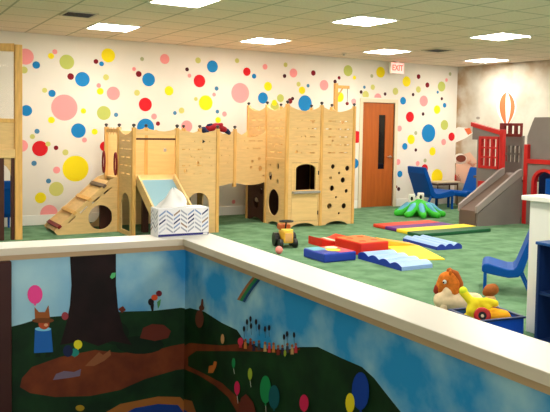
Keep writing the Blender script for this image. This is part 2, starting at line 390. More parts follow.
paintR('painted_bird', [([(467, 163), (471, 159), (472, 163), (477, 163), (473, 167)], po)])
paintR('painted_critter', [([(454, 181), (455, 174), (457, 176), (459, 174), (461, 181)], pr)])
paintR('painted_cloud', [(ell(478, 118, 2, 1.4), pg)])

# ------------------------------------------------------------------ half wall with mural and white cap
CAPZ = .96
A0 = Vector((.40, 2.955, 0)); A1 = Vector((1.222, 2.89, 0)); A2 = Vector((1.222, -.6, 0))
B0 = Vector((.40, 3.128, 0)); B1 = Vector((1.402, 3.045, 0)); B2 = Vector((1.402, -.6, 0))
def sky_mat():
    m = mat('mural_sky', (100, 170, 210), .6, .2)
    nt = m.node_tree; b = nt.nodes['Principled BSDF']; tc = nt.nodes.new('ShaderNodeTexCoord')
    n1 = nt.nodes.new('ShaderNodeTexNoise'); n1.inputs['Scale'].default_value = 4; n1.inputs['Detail'].default_value = 5
    nt.links.new(tc.outputs['Object'], n1.inputs['Vector'])
    r1 = nt.nodes.new('ShaderNodeValToRGB'); r1.color_ramp.elements[0].color = lin((34, 142, 206)); r1.color_ramp.elements[1].color = lin((168, 210, 222))
    r1.color_ramp.elements[0].position = .42; r1.color_ramp.elements[1].position = .72
    nt.links.new(n1.outputs['Fac'], r1.inputs['Fac'])
    sx = nt.nodes.new('ShaderNodeSeparateXYZ'); nt.links.new(tc.outputs['Object'], sx.inputs[0])
    mr = nt.nodes.new('ShaderNodeMapRange'); mr.inputs['From Min'].default_value = 1.25; mr.inputs['From Max'].default_value = .55; mr.inputs['To Max'].default_value = .75; nt.links.new(sx.outputs[0], mr.inputs['Value'])
    mix = nt.nodes.new('ShaderNodeMix'); mix.data_type = 'RGBA'; nt.links.new(mr.outputs[0], mix.inputs['Factor']); nt.links.new(r1.outputs['Color'], mix.inputs['A']); mix.inputs['B'].default_value = lin((176, 214, 226))
    nt.links.new(mix.outputs['Result'], b.inputs['Base Color']); return m
M_sky = sky_mat()
IN = .022
C0 = A0+Vector((.002, IN, 0)); C1 = A1+Vector((IN, IN, 0)); C2 = A2+Vector((IN, 0, 0))
D0 = B0-Vector((0, IN, 0)); D1 = B1-Vector((IN, IN, 0)); D2 = B2-Vector((IN, 0, 0))
def slab(b, low, z0, z1, m):
    n = len(low)
    V = [(p.x, p.y, z0) for p in low]+[(p.x, p.y, z1) for p in low]
    q = n//2
    Fc = [(i, (i+1) % n, n+(i+1) % n, n+i) for i in range(n)]
    for k in (0, n):   # two quads for the L
        Fc += [(k+0, k+1, k+4, k+5), (k+1, k+2, k+3, k+4)]
    return b.add(V, Fc, m)
wd = slab(MB(), [C0, C1, C2, D2, D1, D0], 0, CAPZ-.05, M_sky).build('wall_divider')
struct(wd, 'low wall painted with an outdoor mural under a white cap')
b = MB(); slab(b, [A0, A1, A2, B2, B1, B0], CAPZ-.028, CAPZ-.001, M_capside)
b.build('cap_edge', wd)
e = .002
slab(MB(), [A0+Vector((0, e, 0)), A1+Vector((e, e, 0)), A2+Vector((e, 0, 0)), B2-Vector((e, 0, 0)), B1-Vector((e, e, 0)), B0-Vector((0, e, 0))], CAPZ-.001, CAPZ, M_capw).build('cap_top', wd)['label'] = 'white cap top'
i2 = .011
slab(MB(), [A0+Vector((0, i2, 0)), A1+Vector((i2, i2, 0)), A2+Vector((i2, 0, 0)), B2-Vector((i2, 0, 0)), B1-Vector((i2, i2, 0)), B0-Vector((0, i2, 0))], CAPZ-.05, CAPZ-.028, M_mold).build('cap_moulding', wd)['label'] = 'tan moulding under the cap'
# mural figures: each is paint on one of the two faces
NL = Vector((C1-C0)); NL = Vector((NL.y, -NL.x, 0)).normalized()
NRt = Vector((-1, 0, 0))
_lay = [0]
def mural(name, polys, lab=None):
    """polygons traced on the wall; each is placed on the face it lies on (left arm or right arm)"""
    b = MB()
    for pts, m in polys:
        _lay[0] += 1; off = .0008+.00006*_lay[0]
        for side in (0, 1):
            # clip against the inner corner line x = 184.5
            cl = []
            n = len(pts)
            lim = 189 if side == 0 else 182
            ins = (lambda p: p[0] <= lim) if side == 0 else (lambda p: p[0] >= lim)
            for i in range(n):
                p, q = pts[i], pts[(i+1) % n]
                if ins(p): cl.append(p)
                if ins(p) != ins(q):
                    tt = (lim-p[0])/(q[0]-p[0]); cl.append((lim, p[1]+tt*(q[1]-p[1])))
            if len(cl) < 3 or (side == 0 and min(p[0] for p in cl) > 184.5) or (side == 1 and max(p[0] for p in cl) < 185.5): continue
            if side == 0: V = [on_plane(x, y, C1+NL*off, NL) for x, y in cl]
            else: V = [on_plane(x, y, C1+NRt*off, NRt) for x, y in cl]
            V = [Vector((min(v.x, C1.x-.0004), v.y, min(max(v.z, .0), CAPZ-.051))) if side == 0 else Vector((v.x, min(v.y, C1.y-.0004), min(max(v.z, .0), CAPZ-.051))) for v in V]
            v2 = [Vector((v.x, v.z)) if side == 0 else Vector((v.y, v.z)) for v in V]
            o3, _, f3, *_r = delaunay_2d_cdt(v2, [(i, (i+1) % len(v2)) for i in range(len(v2))], [], 1, 1e-7)
            W = []
            for p in o3:
                if side == 0:
                    base = C1+NL*off; tx = (p.x-base.x)/((C1-C0).x) ; W.append((p.x, base.y+tx*(C1-C0).y, p.y))
                else: W.append((C1.x-off, p.x, p.y))
            b.add(W, [tuple(f) for f in f3], m)
    o = b.build(name, wd)
    if lab: o['label'] = lab
    return o
mp = lambda n, c, c2=None: mat('mural_'+n, c, .6, .2, rgb2=c2, scale=9) if c2 else mat('mural_'+n, c, .6, .2)
green = mp('hill', (8, 36, 16), (18, 54, 24)); dgreen = mp('bush', (6, 24, 12), (12, 38, 18)); bark = mp('bark', (20, 8, 10), (34, 16, 18)); earth = mp('earth', (92, 38, 18), (120, 56, 26))
mural('painted_hill', [([(10, 327), (22, 324), (35, 320), (48, 317), (62, 316), (120, 312), (125, 311.5), (153, 310.8), (181, 307.7), (190, 308), (204, 311.5), (222, 323), (237, 330), (245, 342), (262, 348), (285, 350), (300, 347), (318, 347), (339, 357), (362, 367), (374, 378), (388, 396), (404, 416), (430, 440), (10, 470)], green)], 'dark green hills')
mural('painted_path', [([(20, 387), (22, 378), (32, 367), (60, 357), (95, 350), (120, 353), (153, 351), (171, 346), (189, 343), (222, 345.5), (240, 344), (262, 349), (285, 351), (300, 348), (300, 350), (285, 353.5), (262, 351.5), (222, 351), (196, 351), (188, 357), (188, 366), (205, 374), (222, 383), (236, 396), (246, 414), (238, 414), (228, 397), (214, 385), (198, 375), (184, 369), (176, 370), (145, 379), (120, 390), (90, 396), (55, 397), (30, 393)], earth)], 'reddish earth path')
mural('painted_pond', [([(96, 418), (120, 404), (158, 396.5), (180, 397), (192, 401), (198, 418)], mp('pond_edge', (150, 92, 40))), ([(112, 420), (135, 408), (158, 404), (178, 405), (188, 412), (190, 420)], mp('pond', (16, 54, 130)))], 'blue pond with a sandy rim')
mural('painted_bush', [(ell(140, 345, 24, 9), dgreen), (ell(115, 333, 14, 12), dgreen)])
mural('painted_tree', [([(70, 255), (116, 252), (116, 285), (118, 308), (124, 333), (132, 345), (112, 341), (98, 346), (84, 341), (60, 345), (66, 325), (70, 305), (71.5, 285)], bark)], 'dark tree trunk')
mural('painted_leaf', [([(110, 277), (112, 273), (116, 272.5), (115, 277), (112, 279)], mp('leaf', (90, 190, 120)))])
pink = mp('pink', (238, 70, 150))
def balloon(x, y, rx, ry, m, string=True, lab=None):
    P = []
    if string: P.append(([(x-.3, y+ry), (x+.3, y+ry), (x+1.2, y+ry*2.2), (x+.7, y+ry*2.2)], mp('string', (190, 190, 180))))
    P.append(([(x-rx*.2, y+ry*1.15), (x+rx*.2, y+ry*1.15), (x, y+ry*.9)], m)); P.append((ell(x, y, rx, ry), m))
    mural('painted_balloon', P, lab)
balloon(35, 294.5, 7.6, 9.5, pink, True, 'pink balloon')
brown = mp('fur', (150, 84, 40)); blue = mp('dress', (30, 96, 176))
mural('painted_animal_in_dress', [([(35, 328), (51, 328), (53, 352), (34, 353)], blue), (ell(43, 329, 8, 2.2), mp('collar', (120, 190, 220))), ([(36, 353), (41, 353), (40, 357), (35, 357)], dgreen), ([(46, 353), (51, 353), (50, 357), (45, 357)], dgreen),
    (ell(44, 324, 5.5, 5.5), mp('face', (176, 74, 40))), ([(35, 319), (34.5, 307), (39, 312), (45, 312), (48.5, 305), (50, 318)], brown), (ell(43, 320.5, 11, 2.6), mp('hat', (112, 62, 30))), (ell(46, 325, 2, 1.6), mp('snout', (216, 160, 120)))], 'animal in a blue dress and brown hat')
balloon(78, 344.5, 4.3, 4.6, mp('yellow', (220, 210, 40)), False, 'yellow balloon'); balloon(74.5, 352.5, 4.6, 4, mp('teal', (30, 130, 120)), False, 'teal balloon')
mural('painted_figure', [(ell(68, 351, 5, 6), mp('indigo', (24, 34, 70)))])
mural('painted_animal', [([(53, 380), (56, 374), (64, 371), (74, 372), (81, 369), (80, 376), (68, 378)], mp('lilac', (112, 96, 118)))], 'lilac grey animal lying down')
mural('painted_animal', [([(85, 366), (92, 359), (99, 352), (103, 355), (110, 350), (111, 355), (104, 361), (94, 366)], mp('tan', (140, 84, 52)))])
mural('painted_animal', [([(140, 338), (143, 328), (152, 324), (164, 325), (171, 331), (168, 338), (155, 341)], mp('reddish', (98, 40, 28)))], 'reddish brown animal lying down')
mural('painted_ladybird', [(ell(65, 316, 3.5, 4), mp('rosy', (150, 60, 70)))])
mural('painted_bird', [([(118, 309), (123, 306), (126, 310), (122, 313)], mp('reddish', (98, 40, 28)))])
dk = mp('dark', (26, 18, 26))
mural('painted_child', [(ell(151, 302, 3, 3.6), dk), ([(150, 304), (154, 304), (153.5, 311), (151.5, 311)], dk), (ell(154.5, 297.5, 3.2, 3), mp('orange', (216, 80, 40))), (ell(159, 293.5, 3, 3), mp('hair', (110, 30, 44))), ([(157, 302), (161, 299), (160, 305), (158, 309)], mp('lightgreen', (80, 150, 90)))], 'child bending forward')
mural('painted_rabbit', [(ell(199.5, 319, 4.2, 9), mp('rabbit', (104, 54, 36))), (ell(201.5, 308, 2.6, 3), mp('rabbit', (104, 54, 36))), ([(200.5, 306), (201.5, 299), (203, 299), (203.2, 306)], mp('rabbit', (104, 54, 36)))], 'brown rabbit standing up')
def arc(off, w):
    base = [(257, 277), (250, 286.5), (244.5, 295), (241, 301)]
    return [(x+off, y+off*.35) for x, y in base]+[(x+off+w, y+(off+w)*.35) for x, y in base[::-1]]
mural('painted_rainbow', [(arc(-4, 2.5), mp('rainbow_orange', (150, 96, 60))), (arc(-1.5, 2.8), mp('rainbow_green', (34, 120, 70))), (arc(1.3, 2.5), mp('rainbow_blue', (24, 66, 110)))], 'rainbow')
rng = random.Random(3)
cc = [(190, 50, 60), (200, 120, 60), (120, 40, 30), (40, 30, 60), (60, 60, 70), (190, 150, 100)]
for k in range(13):
    x = 241+k*4.6+rng.uniform(-1, 1); y = 341+min(k, 8)*.8+rng.uniform(-1.5, 1)
    m = mp('crowd%d' % (k % 6), cc[k % 6])
    mural('painted_figure', [([(x-1.6, y+7), (x-1.2, y), (x+1.2, y), (x+1.6, y+7)], m), (ell(x, y-1.6, 1.3, 1.6, 10), mp('skin', (150, 90, 60)))])
for x, y in ((244, 329), (247, 322), (250.5, 319), (251, 326), (256, 322), (259, 327), (265, 329), (269, 328), (284, 337), (287, 334), (294, 335)):
    mural('painted_balloon', [(ell(x, y, 1.2, 3, 12), dk), ([(x-.2, y+3), (x+.2, y+3), (x+.5, y+9), (x+.2, y+9)], dk)])
mural('painted_figure', [(ell(222.5, 339, 1.8, 5), mp('tan2', (190, 140, 90)))]); mural('painted_figure', [(ell(240.5, 341.5, 2.8, 4), mp('rosepink', (200, 50, 80)))])
mural('painted_fox', [([(208, 373), (209, 366), (213, 365), (214, 361), (217, 362), (216, 367), (213, 373)], mp('fox', (190, 104, 44)))], 'orange fox')
gb = mp('balloon_green', (22, 130, 74))
balloon(265.5, 389.5, 5.6, 14, gb, True, 'green balloon'); balloon(274, 397, 5.5, 12, mp('balloon_teal', (14, 82, 92)), False, 'dark teal balloon')
balloon(250, 374, 2.2, 6, mp('balloon_lime', (150, 170, 50)), True, 'lime balloon'); balloon(304, 403, 4.6, 8.5, mp('balloon_rose', (196, 30, 80)), True, 'rose balloon')
balloon(360.5, 391, 8.6, 19, mp('balloon_blue', (12, 56, 150)), True, 'dark blue balloon'); balloon(350, 403, 4.6, 10, mp('balloon_yellow', (226, 206, 30)), True, 'yellow balloon')
balloon(233.5, 363, 1.8, 5, gb, True); balloon(237, 388, 2.8, 7, mp('balloon_rose', (196, 30, 80)), True); balloon(285, 353, 1.3, 3.5, mp('balloon_lime', (150, 170, 50)), False)
mural('painted_flower', [(ell(80, 408, 4.5, 3), mp('mustard', (160, 130, 30)))])
mural('painted_animal', [([(238, 412), (241, 398), (246, 394), (253, 402), (256, 414)], mp('reddish', (98, 40, 28)))])
# brown post at the left end
P = on_plane(10, 300, C1, NL)
b = MB(); b.box((.38, 2.93, 0), (P.x, 3.0, CAPZ-.05), mat('dark_brown_trim', (58, 22, 18), .5, noise=.1, scale=5), bev=.004)
b.build('end_post', wd)['label'] = 'dark brown end post'

# white half wall at the right
w2 = struct(MB().box((4.2, -1.5, 0), (4.33, 3.5, .965), M_white).build('wall_counter'), 'white low wall at the right')
MB().box((4.155, -1.5, .965), (4.375, 3.545, 1.0), M_capw, bev=.004).build('cap', w2)

# ------------------------------------------------------------------ tissue box on the cap
t = thing('tissue_box', 'tissue box with a blue and grey chevron print on the corner of the white cap', 'tissue box', (1.258, 3.015, CAPZ))
t.rotation_euler = (0, 0, -.03)
M_tb = mat('tissue_card', (232, 232, 236), .5)
b = MB(); b.box((-.1225, -.052, 0), (.1225, .052, .128), M_tb, bev=.002); b.build('carton', t)
pal = [mat('print_navy', (44, 56, 104), .5), mat('print_grey', (156, 162, 178), .5), mat('print_blue', (120, 146, 190), .5), mat('print_tan', (150, 124, 108), .5), mat('print_pale', (196, 200, 214), .5)]
b = MB(); rg = random.Random(5)
def chev(x0, x1, X):
    n = max(1, round((x1-x0)/.035)); w = (x1-x0)/n
    for i in range(n):
        for k in range(6):
            za = .016+k*.019; up_ = i % 2 == 0; m = pal[rg.choice([0, 1, 1, 2, 4, 4, 3, 1])]
            a, c = (za, za+.022) if up_ else (za+.022, za)
            if max(a, c)+.009 > .127: continue
            b.add([(x0+i*w+.002, a, 0), (x0+(i+1)*w-.002, c, 0), (x0+(i+1)*w-.002, c+.0085, 0), (x0+i*w+.002, a+.0085, 0)], [(0, 1, 2, 3)], m, X)
chev(-.12, .12, Matrix.Translation((0, -.0526, 0)) @ Matrix.Rotation(pi/2, 4, 'X'))
chev(-.05, .05, Matrix.Translation((-.1231, 0, 0)) @ Matrix.Rotation(-pi/2, 4, 'Z') @ Matrix.Rotation(pi/2, 4, 'X'))
b.build('chevron_print', t)
b = MB(); b.box((-.121, -.0530, .003), (.121, -.0522, .013), mat('print_band', (34, 40, 120), .5)); b.box((.094, -.0534, .0045), (.116, -.0529, .0115), M_tb); b.build('blue_band', t)
# opening and tissue
MB().add([(x, y, .1284) for x, y in ell(0, 0, .07, .022)], [tuple(range(18))], mat('slot_film', (200, 204, 212), .2)).build('slot', t)
b = MB(); n = 28; rings = 9; V = []; Fc = []
for k in range(rings):
    f = k/(rings-1)
    for i in range(n):
        a = 2*pi*i/n; w_ = (.068*(1-f)**.65+.004)*(1+.16*sin(5*a+f*4)*(1-f*.5)); dd = (.018+.016*sin(f*pi))*(1+.3*sin(3*a+f*5))*(1-f*.75)
        V.append((-.045+w_*cos(a)+.05*f*(1-f)+.012*f, dd*sin(a)+.006*sin(f*6), .126+.085*f+.008*sin(2*a+1)*f))
for k in range(rings-1):
    for i in range(n): Fc.append((k*n+i, k*n+(i+1) % n, (k+1)*n+(i+1) % n, (k+1)*n+i))
b.add(V, Fc, mat('tissue_paper', (246, 244, 242), .9, .05), None, True); b.build('tissue', t)

# ------------------------------------------------------------------ wooden play structure
R = thing('wooden_playhouse', 'large birch plywood playhouse with ramp, slide, bridge and tower before the dotted wall', 'playhouse', (4.24, 9.45, 0))
HX = 5.36
V0, V1, V2 = 8.85, 9.45, 10.05
finial_m = mat('dark_finial', (58, 54, 56), .4)
def post(u, v, z, z0=0, fin=True):
    p = MB(R).box((u-.024, v-.024, z0), (u+.024, v+.024, z-.04), M_post, bev=.004).build('post', R)
    if fin:
        b = MB(R); b.cyl((u, v, z-.04), (u, v, z-.025), .012, finial_m); b.ball((u, v, z-.008), (.026, .026, .02), finial_m, 12); b.build('finial', p)['label'] = 'dark finial'
    return p
for u in (3.04, 3.64, 4.24):
    for v in (V0, V1, V2):
        if (u, v) == (3.64, V1): continue
        post(u, v, 1.475)
for v in (V1, V2): post(4.81, v, 1.475, .57)
for u in (HX, HX+.6, HX+1.2):
    for v in (V0, V1, V2):
        if (u, v) == (HX+.6, V1): continue
        post(u, v, 1.855)
def scal(L, top, dip, n=14, peaks=1):
    """scalloped top edge, from x=L to x=0"""
    out = []
    for i in range(n+1):
        x = L*(1-i/n); f = i/n
        out.append((x, top-dip*sin(pi*f)**.8 + (.03*math.exp(-((f-.5)/.07)**2) if peaks == 2 else 0)))
    return out
def slots(L, zs, rng_, rows=True):
    H = []
    for k, z in enumerate(zs):
        for f in ((.12, .3), (.42, .62), (.7, .86)) if k % 2 else ((.2, .42), (.55, .8)):
            H.append(rect(L*f[0], z-.008, L*f[1], z+.008))
    return H
def panel(name, p0, p1, z0, top, dip, holes=(), m=M_wood, bottom=None, th=.018, peaks=1, inset=.024):
    X, L = frame((*p0, 0), (*p1, 0))
    a = inset
    bot = bottom(L) if bottom else [(a, z0), (L-a, z0)]
    tp = [(min(max(x, a), L-a), z) for x, z in scal(L, top, dip, peaks=peaks)]
    out = bot+[p for i, p in enumerate(tp) if i == 0 or p != tp[i-1]]
    return MB(R).plate(out, holes, th, m, X).build(name, R)
def feet(L):
    pts = [(.024, .0), (.09, 0)]
    pts += [(.09+(L-.18)*i/10, .055*sin(pi*i/10)**.6) for i in range(1, 10)]
    return pts+[(L-.09, 0), (L-.024, 0)]
def archhole(x0, x1, z0, z1):
    w_ = (x1-x0)/2; return [(x0, z0), (x1, z0)]+[((x0+x1)/2+w_*cos(pi*i/10), z1-w_+w_*sin(pi*i/10)) for i in range(11)]
zs = [.82, .93, 1.04, 1.15, 1.26]
# front panel right of the slide, with arch cut out at the foot
panel('front_panel', (3.64, V0), (4.24, V0), 0, 1.43, .06, slots(.6, zs, 0)+[archhole(.16, .48, .06, .56), ell(.19, 1.05, .02), ell(.3, .97, .024), ell(.12, .86, .026)], peaks=2)
panel('side_panel', (3.04, V1), (3.04, V0), 0, 1.43, .09, slots(.6, zs, 0)+[archhole(.12, .48, .06, .56)])
panel('back_panel', (3.04, V2), (3.64, V2), .0, 1.43, .05, [ell(.42, 1.18, .012), ell(.28, .9, .012), ell(.36, .86, .035)], M_wood2)
panel('back_panel', (3.64, V2), (4.24, V2), .0, 1.43, .05, [ell(.3, 1.1, .03), archhole(.14, .46, .08, .56)], M_wood2)
panel('side_panel', (4.24, V0), (4.24, V1), .0, .72, .0, [archhole(.12, .48, .06, .56)])
panel('top_rail', (3.04, V0), (3.64, V0), 1.335, 1.43, .05, peaks=2)
MB(R).box((3.06, V0-.012, 1.275), (3.62, V0+.012, 1.30), M_dkwood_shade).build('gap_shade_strip', R)['label'] = 'dark strip for the gap under the top rail'  # dark strip stands in for the shaded gap below the top rail
MB(R).box((3.04, V0, .7), (4.24, V2, .735), M_wood2).build('deck', R)
for k in range(2): MB(R).box((3.3+k*.62, V0+.35, 0), (3.38+k*.62, V0+.43, .7), M_dkwood_shade, bev=.004).build('under_post', R)['label'] = 'dark reddish support post'
# gate over the ramp
MB(R).box((3.03, V1+.024, 1.36), (3.05, V2-.024, 1.41), M_post).build('gate_rail', R)
for k in range(4): MB(R).cyl((3.04, V1+.12+.12*k, 1.33), (3.04, V1+.12+.12*k, 1.43), .012, M_wood2).build('gate_peg', R)
for v in (V1+.05, V2+.0):
    b = MB(R); pts = [(3.005, v+.055*cos(2*pi*i/14), .93+.15*sin(2*pi*i/14)) for i in range(15)]
    b.tube(pts, .014, M_red2); b.build('grab_handle', R)['label'] = 'dark red grab handle'
# ramp
X, L = frame((2.21, V1, 0), (3.016, V1, 0))
out = [(.0, 0), (L, 0), (L, .75), (L-.1, .72), (0, .1), (-.04, .05)]
sl = []
for f in (.14, .34, .54, .74):
    x, z = L*f, .06+.62*f; d_ = Vector((L-.1, .62)).normalized(); nn = Vector((-d_.y, d_.x))
    q = Vector((x+.03, z+.0)); sl.append([tuple(q), tuple(q+d_*.13), tuple(q+d_*.13+nn*.022), tuple(q+nn*.022)])
for v in (V1, V2):
    MB(R).plate(out, [ell(.575, .21, .165, n=28)]+sl, .018, M_wood, X @ Matrix.Translation((0, 0, V1-v))).build('ramp_side', R)
b = MB(R); sl_ = math.atan2(.62, L-.1); XR = Matrix.Translation((2.2, 0, .03)) @ Matrix.Rotation(-sl_, 4, 'Y')
b.box((0, V1+.009, 0), (.985, V2-.009, .018), M_wood, XR); b.build('ramp_deck', R)
for k in range(4):
    MB(R).box((.05+k*.265, V1-.03, .018), (.105+k*.265, V2+.02, .052), M_red2 if k == 0 else (M_greyd if k == 3 else M_post), XR, bev=.004).build('ramp_tread', R)
MB(R).box((2.84, V1+.2, 0), (3.0, V1+.25, .56), M_dkwood_shade).build('under_panel', R)['label'] = 'dark reddish support panel'
# slide
MS = Matrix.Translation((0, V0-.02, .735)) @ Matrix.Rotation(radians(33), 4, 'X')
MB(R).box((3.1, -1.12, -.012), (3.58, .02, .006), M_slide, MS).build('slide_bed', R)['label'] = 'pale blue slide surface'
for u in (3.075, 3.58):
    MB(R).plate([(-1.14, -.05), (.03, -.05), (.03, .09), (-1.08, .1), (-1.14, .06)], [], .024, M_wood, Matrix(((0, 0, 1, u+.012), (1, 0, 0, 0), (0, 1, 0, 0), (0, 0, 0, 1))) if False else MS @ Matrix(((0, 0, 1, u+.012), (1, 0, 0, 0), (0, 1, 0, 0), (0, 0, 0, 1)))).build('slide_rail', R)
MB(R).box((3.08, V0-1.0, 0), (3.6, V0-.96, .1), M_wood).build('slide_foot', R)
# bridge
def fringe(L): return [(.024, .62)]+[(L*i/12, .62+.06*(1-sin(pi*i/12)**.7)-.03) for i in range(1, 12)]+[(L-.024, .62)]
panel('bridge_panel', (4.24, V1), (4.81, V1), .62, 1.42, .07, slots(.57, zs[1:], 0)+[ell(.3, 1.2, .02)], bottom=fringe)
panel('bridge_panel', (4.81, V1), (HX, V1), .62, 1.42, .11, [ell(.3, .95, .022), ell(.28, .86, .02), ell(.42, .99, .024), ell(.44, .84, .03, .045), ell(.5, .72, .02)]+slots(.55, zs[3:], 0), bottom=fringe)
panel('bridge_panel', (4.24, V2), (4.81, V2), .62, 1.42, .07, slots(.57, zs[1:], 0), M_wood2); panel('bridge_panel', (4.81, V2), (HX, V2), .62, 1.42, .11, (), M_wood2)
MB(R).box((4.27, V1+.01, .68), (HX-.03, V2-.01, .715), M_wood2).build('bridge_deck', R)
MB(R).lathe([(.0, 0), (.026, .0), (.03, .008), (.02, .02), (0, .022)], M_dark, Matrix.Translation((4.02, V0-.009, 1.26)) @ Matrix.Rotation(pi/2, 4, 'X'), 3).build('climbing_hold', R)['label'] = 'dark grey triangular hold'
# tower
UZ = 1.0
zu = [1.1, 1.22, 1.34, 1.46, 1.58]
def upper(p0, p1, extra=()): 
    X, L = frame((*p0, 0), (*p1, 0)); return panel('upper_panel', p0, p1, UZ+.012, 1.81, .09, slots(L, zu, 0)+list(extra))
upper((HX, V2), (HX, V1), [ell(.36, 1.45, .04)]); upper((HX, V1), (HX, V0), [ell(.25, 1.2, .018), ell(.33, 1.36, .02)])
upper((HX, V0), (HX+.6, V0), [ell(.44, 1.56, .022), ell(.3, 1.34, .02), ell(.16, 1.12, .022)]); upper((HX+.6, V0), (HX+1.2, V0), [ell(.38, 1.56, .022), ell(.2, 1.28, .02)])
upper((HX+1.2, V0), (HX+1.2, V1)); upper((HX+1.2, V1), (HX+1.2, V2)); panel('upper_panel', (HX, V2), (HX+.6, V2), UZ+.012, 1.81, .09, (), M_wood2); panel('upper_panel', (HX+.6, V2), (HX+1.2, V2), UZ+.012, 1.81, .09, (), M_wood2)
MB(R).box((HX-.02, V0, UZ-.03), (HX+1.22, V2, UZ+.01), M_wood2).build('tower_deck', R)
def lower(p0, p1, holes, m=M_wood): return panel('lower_panel', p0, p1, 0, UZ-.008, 0, holes, m, bottom=feet)
panel('mid_panel', (HX, V2), (HX, V1), .68, UZ-.008, 0, [ell(.3, .92, .02), ell(.42, .95, .018), ell(.25, .83, .025, .035), ell(.48, .77, .04, .05)])
panel('lower_panel', (HX, V2), (HX, V1), 0, .67, 0, [ell(.36, .6, .05), ell(.46, .47, .05), ell(.3, .28, .085)], M_dkwood_shade, bottom=feet)  # dark sheet standing in for the shaded interior behind an opening
lower((HX, V1), (HX, V0), [ell(.25, .34, .17, .2, 28), ell(.36, .89, .035, .05), ell(.14, .73, .05, .065), ell(.36, .66, .03, .045), ell(.13, .9, .02)])
# front panel with dutch door
lower((HX, V0), (HX+.6, V0), [rect(.085, .085, .555, .985-.03)])
X, L = frame((HX, V0, 0), (HX+.6, V0, 0))
dw = [(.15, .55), (.5, .55), (.5, .86)]+[(.325+.175*cos(pi*i/12), .86+.075*sin(pi*i/12)) for i in range(1, 12)]+[(.15, .86)]
MB(R).plate(rect(.09, .09, .55, .95), [dw], .018, M_wood2, X).build('door_leaf', R)
fr = [(.125, .53), (.525, .53), (.525, .87)]+[(.325+.2*cos(pi*i/12), .87+.09*sin(pi*i/12)) for i in range(1, 12)]+[(.125, .87)]
MB(R).plate(fr, [dw], .016, M_wood2, X @ Matrix.Translation((0, 0, .016))).build('window_frame', R)
MB(R).box((HX+.09, V0-.075, .5), (HX+.56, V0-.01, .535), mat('grey_shelf', (150, 146, 138), .5), bev=.006).build('window_shelf', R)['label'] = 'grey counter shelf'
for z in (.2, .8): MB(R).cyl((HX+.555, V0-.014, z-.03), (HX+.555, V0-.014, z+.03), .009, M_dark).build('hinge', R)
CD = [(6.15, .89, .036), (6.27, .79, .022), (6.11, .72, .024), (6.34, .68, .042), (6.14, .56, .042), (6.41, .51, .03), (6.22, .42, .018), (6.1, .29, .042), (6.37, .28, .042), (6.28, .17, .02), (6.42, .86, .04)]
lower((HX+.6, V0), (HX+1.2, V0), [ell(u-HX-.6+.03, z, r) for u, z, r in CD])
lower((HX+1.2, V0), (HX+1.2, V1), [ell(.3, .5, .04), ell(.2, .75, .04), ell(.42, .3, .05)], M_dkwood_shade); lower((HX+1.2, V1), (HX+1.2, V2), [ell(.3, .6, .05)], M_dkwood_shade)  # side and back panels coloured dark to carry the tower's inner shade
lower((HX, V2), (HX+.6, V2), [ell(.4, .72, .05), ell(.3, .5, .06), ell(.18, .3, .05)], M_dkwood_shade); lower((HX+.6, V2), (HX+1.2, V2), [ell(.15, .55, .09), ell(.22, .82, .05), ell(.4, .3, .06)], M_dkwood_shade)
# crane behind the tower
cx_ = 6.63
MB(R).box((cx_-.028, V1-.028, 0), (cx_+.028, V1+.028, 2.2), M_post, bev=.004).build('crane_post', R)
MB(R).box((cx_+.028, V1-.02, 2.12), (cx_+.26, V1+.02, 2.17), M_post, bev=.004).build('crane_arm', R)
MB(R).tube([(cx_+.03, V1, 1.98), (cx_+.13, V1, 2.12)], .012, M_post).build('crane_brace', R)
MB(R).cyl((cx_+.23, V1, 2.12), (cx_+.23, V1, 1.9), .004, M_dark).ball((cx_+.23, V1, 1.88), .03, M_red2, 10).build('crane_rope', R)
# soft toy draped on the bridge panel
blob('soft_toy', [[((0, 0, .03), .05), ((.13, 0, .06), .055), ((.26, -.01, .02), .045)], [((.13, 0, .06), .05), ((.2, -.03, .09), .03)]], mat('dark_red_cloth', (140, 16, 28), .9, noise=.1, scale=20))
st = bpy.data.objects['soft_toy']; st.location = (4.37, V1-.0, 1.405); tag(st, 'dark red and navy soft toy draped over the bridge panel', 'soft toy')
for lm in ([((-.07, 0, .01), .05), ((-.02, -.02, -.03), .035)], [((.3, -.01, .0), .04), ((.33, -.03, -.03), .03)], [((.05, -.01, .085), .025), ((.0, -.01, .07), .03)]):
    blob('limb', [lm], mat('navy_cloth', (26, 36, 70), .9), st)['label'] = 'navy limb'

# ------------------------------------------------------------------ wooden loft at the left edge
LR = thing('wooden_loft', 'tall wooden play loft with a clear pane at the left edge, near the dotted wall', 'play loft', (1.4, 9.6, 0))
lu, lv = 1.69, 9.3
for (u, v) in ((lu, lv), (lu-.95, lv), (lu-.22, lv+.32), (lu-.95, lv+.32)):
    MB(LR).box((u-.045, v-.045, 0), (u+.045, v+.045, 2.44), M_post, bev=.006).build('post', LR)
for u, hw in ((lu-.068, .018), (lu-.205, .034)): MB(LR).box((u-hw, lv-.03, 0), (u+hw, lv+.04, 1.03), M_dkwood_shade, bev=.004).build('leg', LR)['label'] = 'dark upright strip under the loft'  # narrow strip paints the post's shaded inner side; the wide one is a leg
MB(LR).plate([(0, 2.35), (.86, 2.35)]+[(.86*(1-i/10), 2.43+.05*abs(i/10-.45)-.0*i) for i in range(11)], [], .03, M_post, frame((lu-.905, lv, 0), (lu-.045, lv, 0))[0]).build('top_rail', LR)
MB(LR).box((lu-.905, lv-.006, 1.5), (lu-.045, lv+.006, 2.35), M_glass).build('clear_pane', LR)
MB(LR).box((lu-.905, lv-.025, 1.47), (lu-.045, lv+.025, 1.52), M_post, bev=.004).build('sill', LR)
MB(LR).box((lu-.905, lv-.01, 1.14), (lu-.045, lv+.01, 1.47), M_wood).build('front_panel', LR)
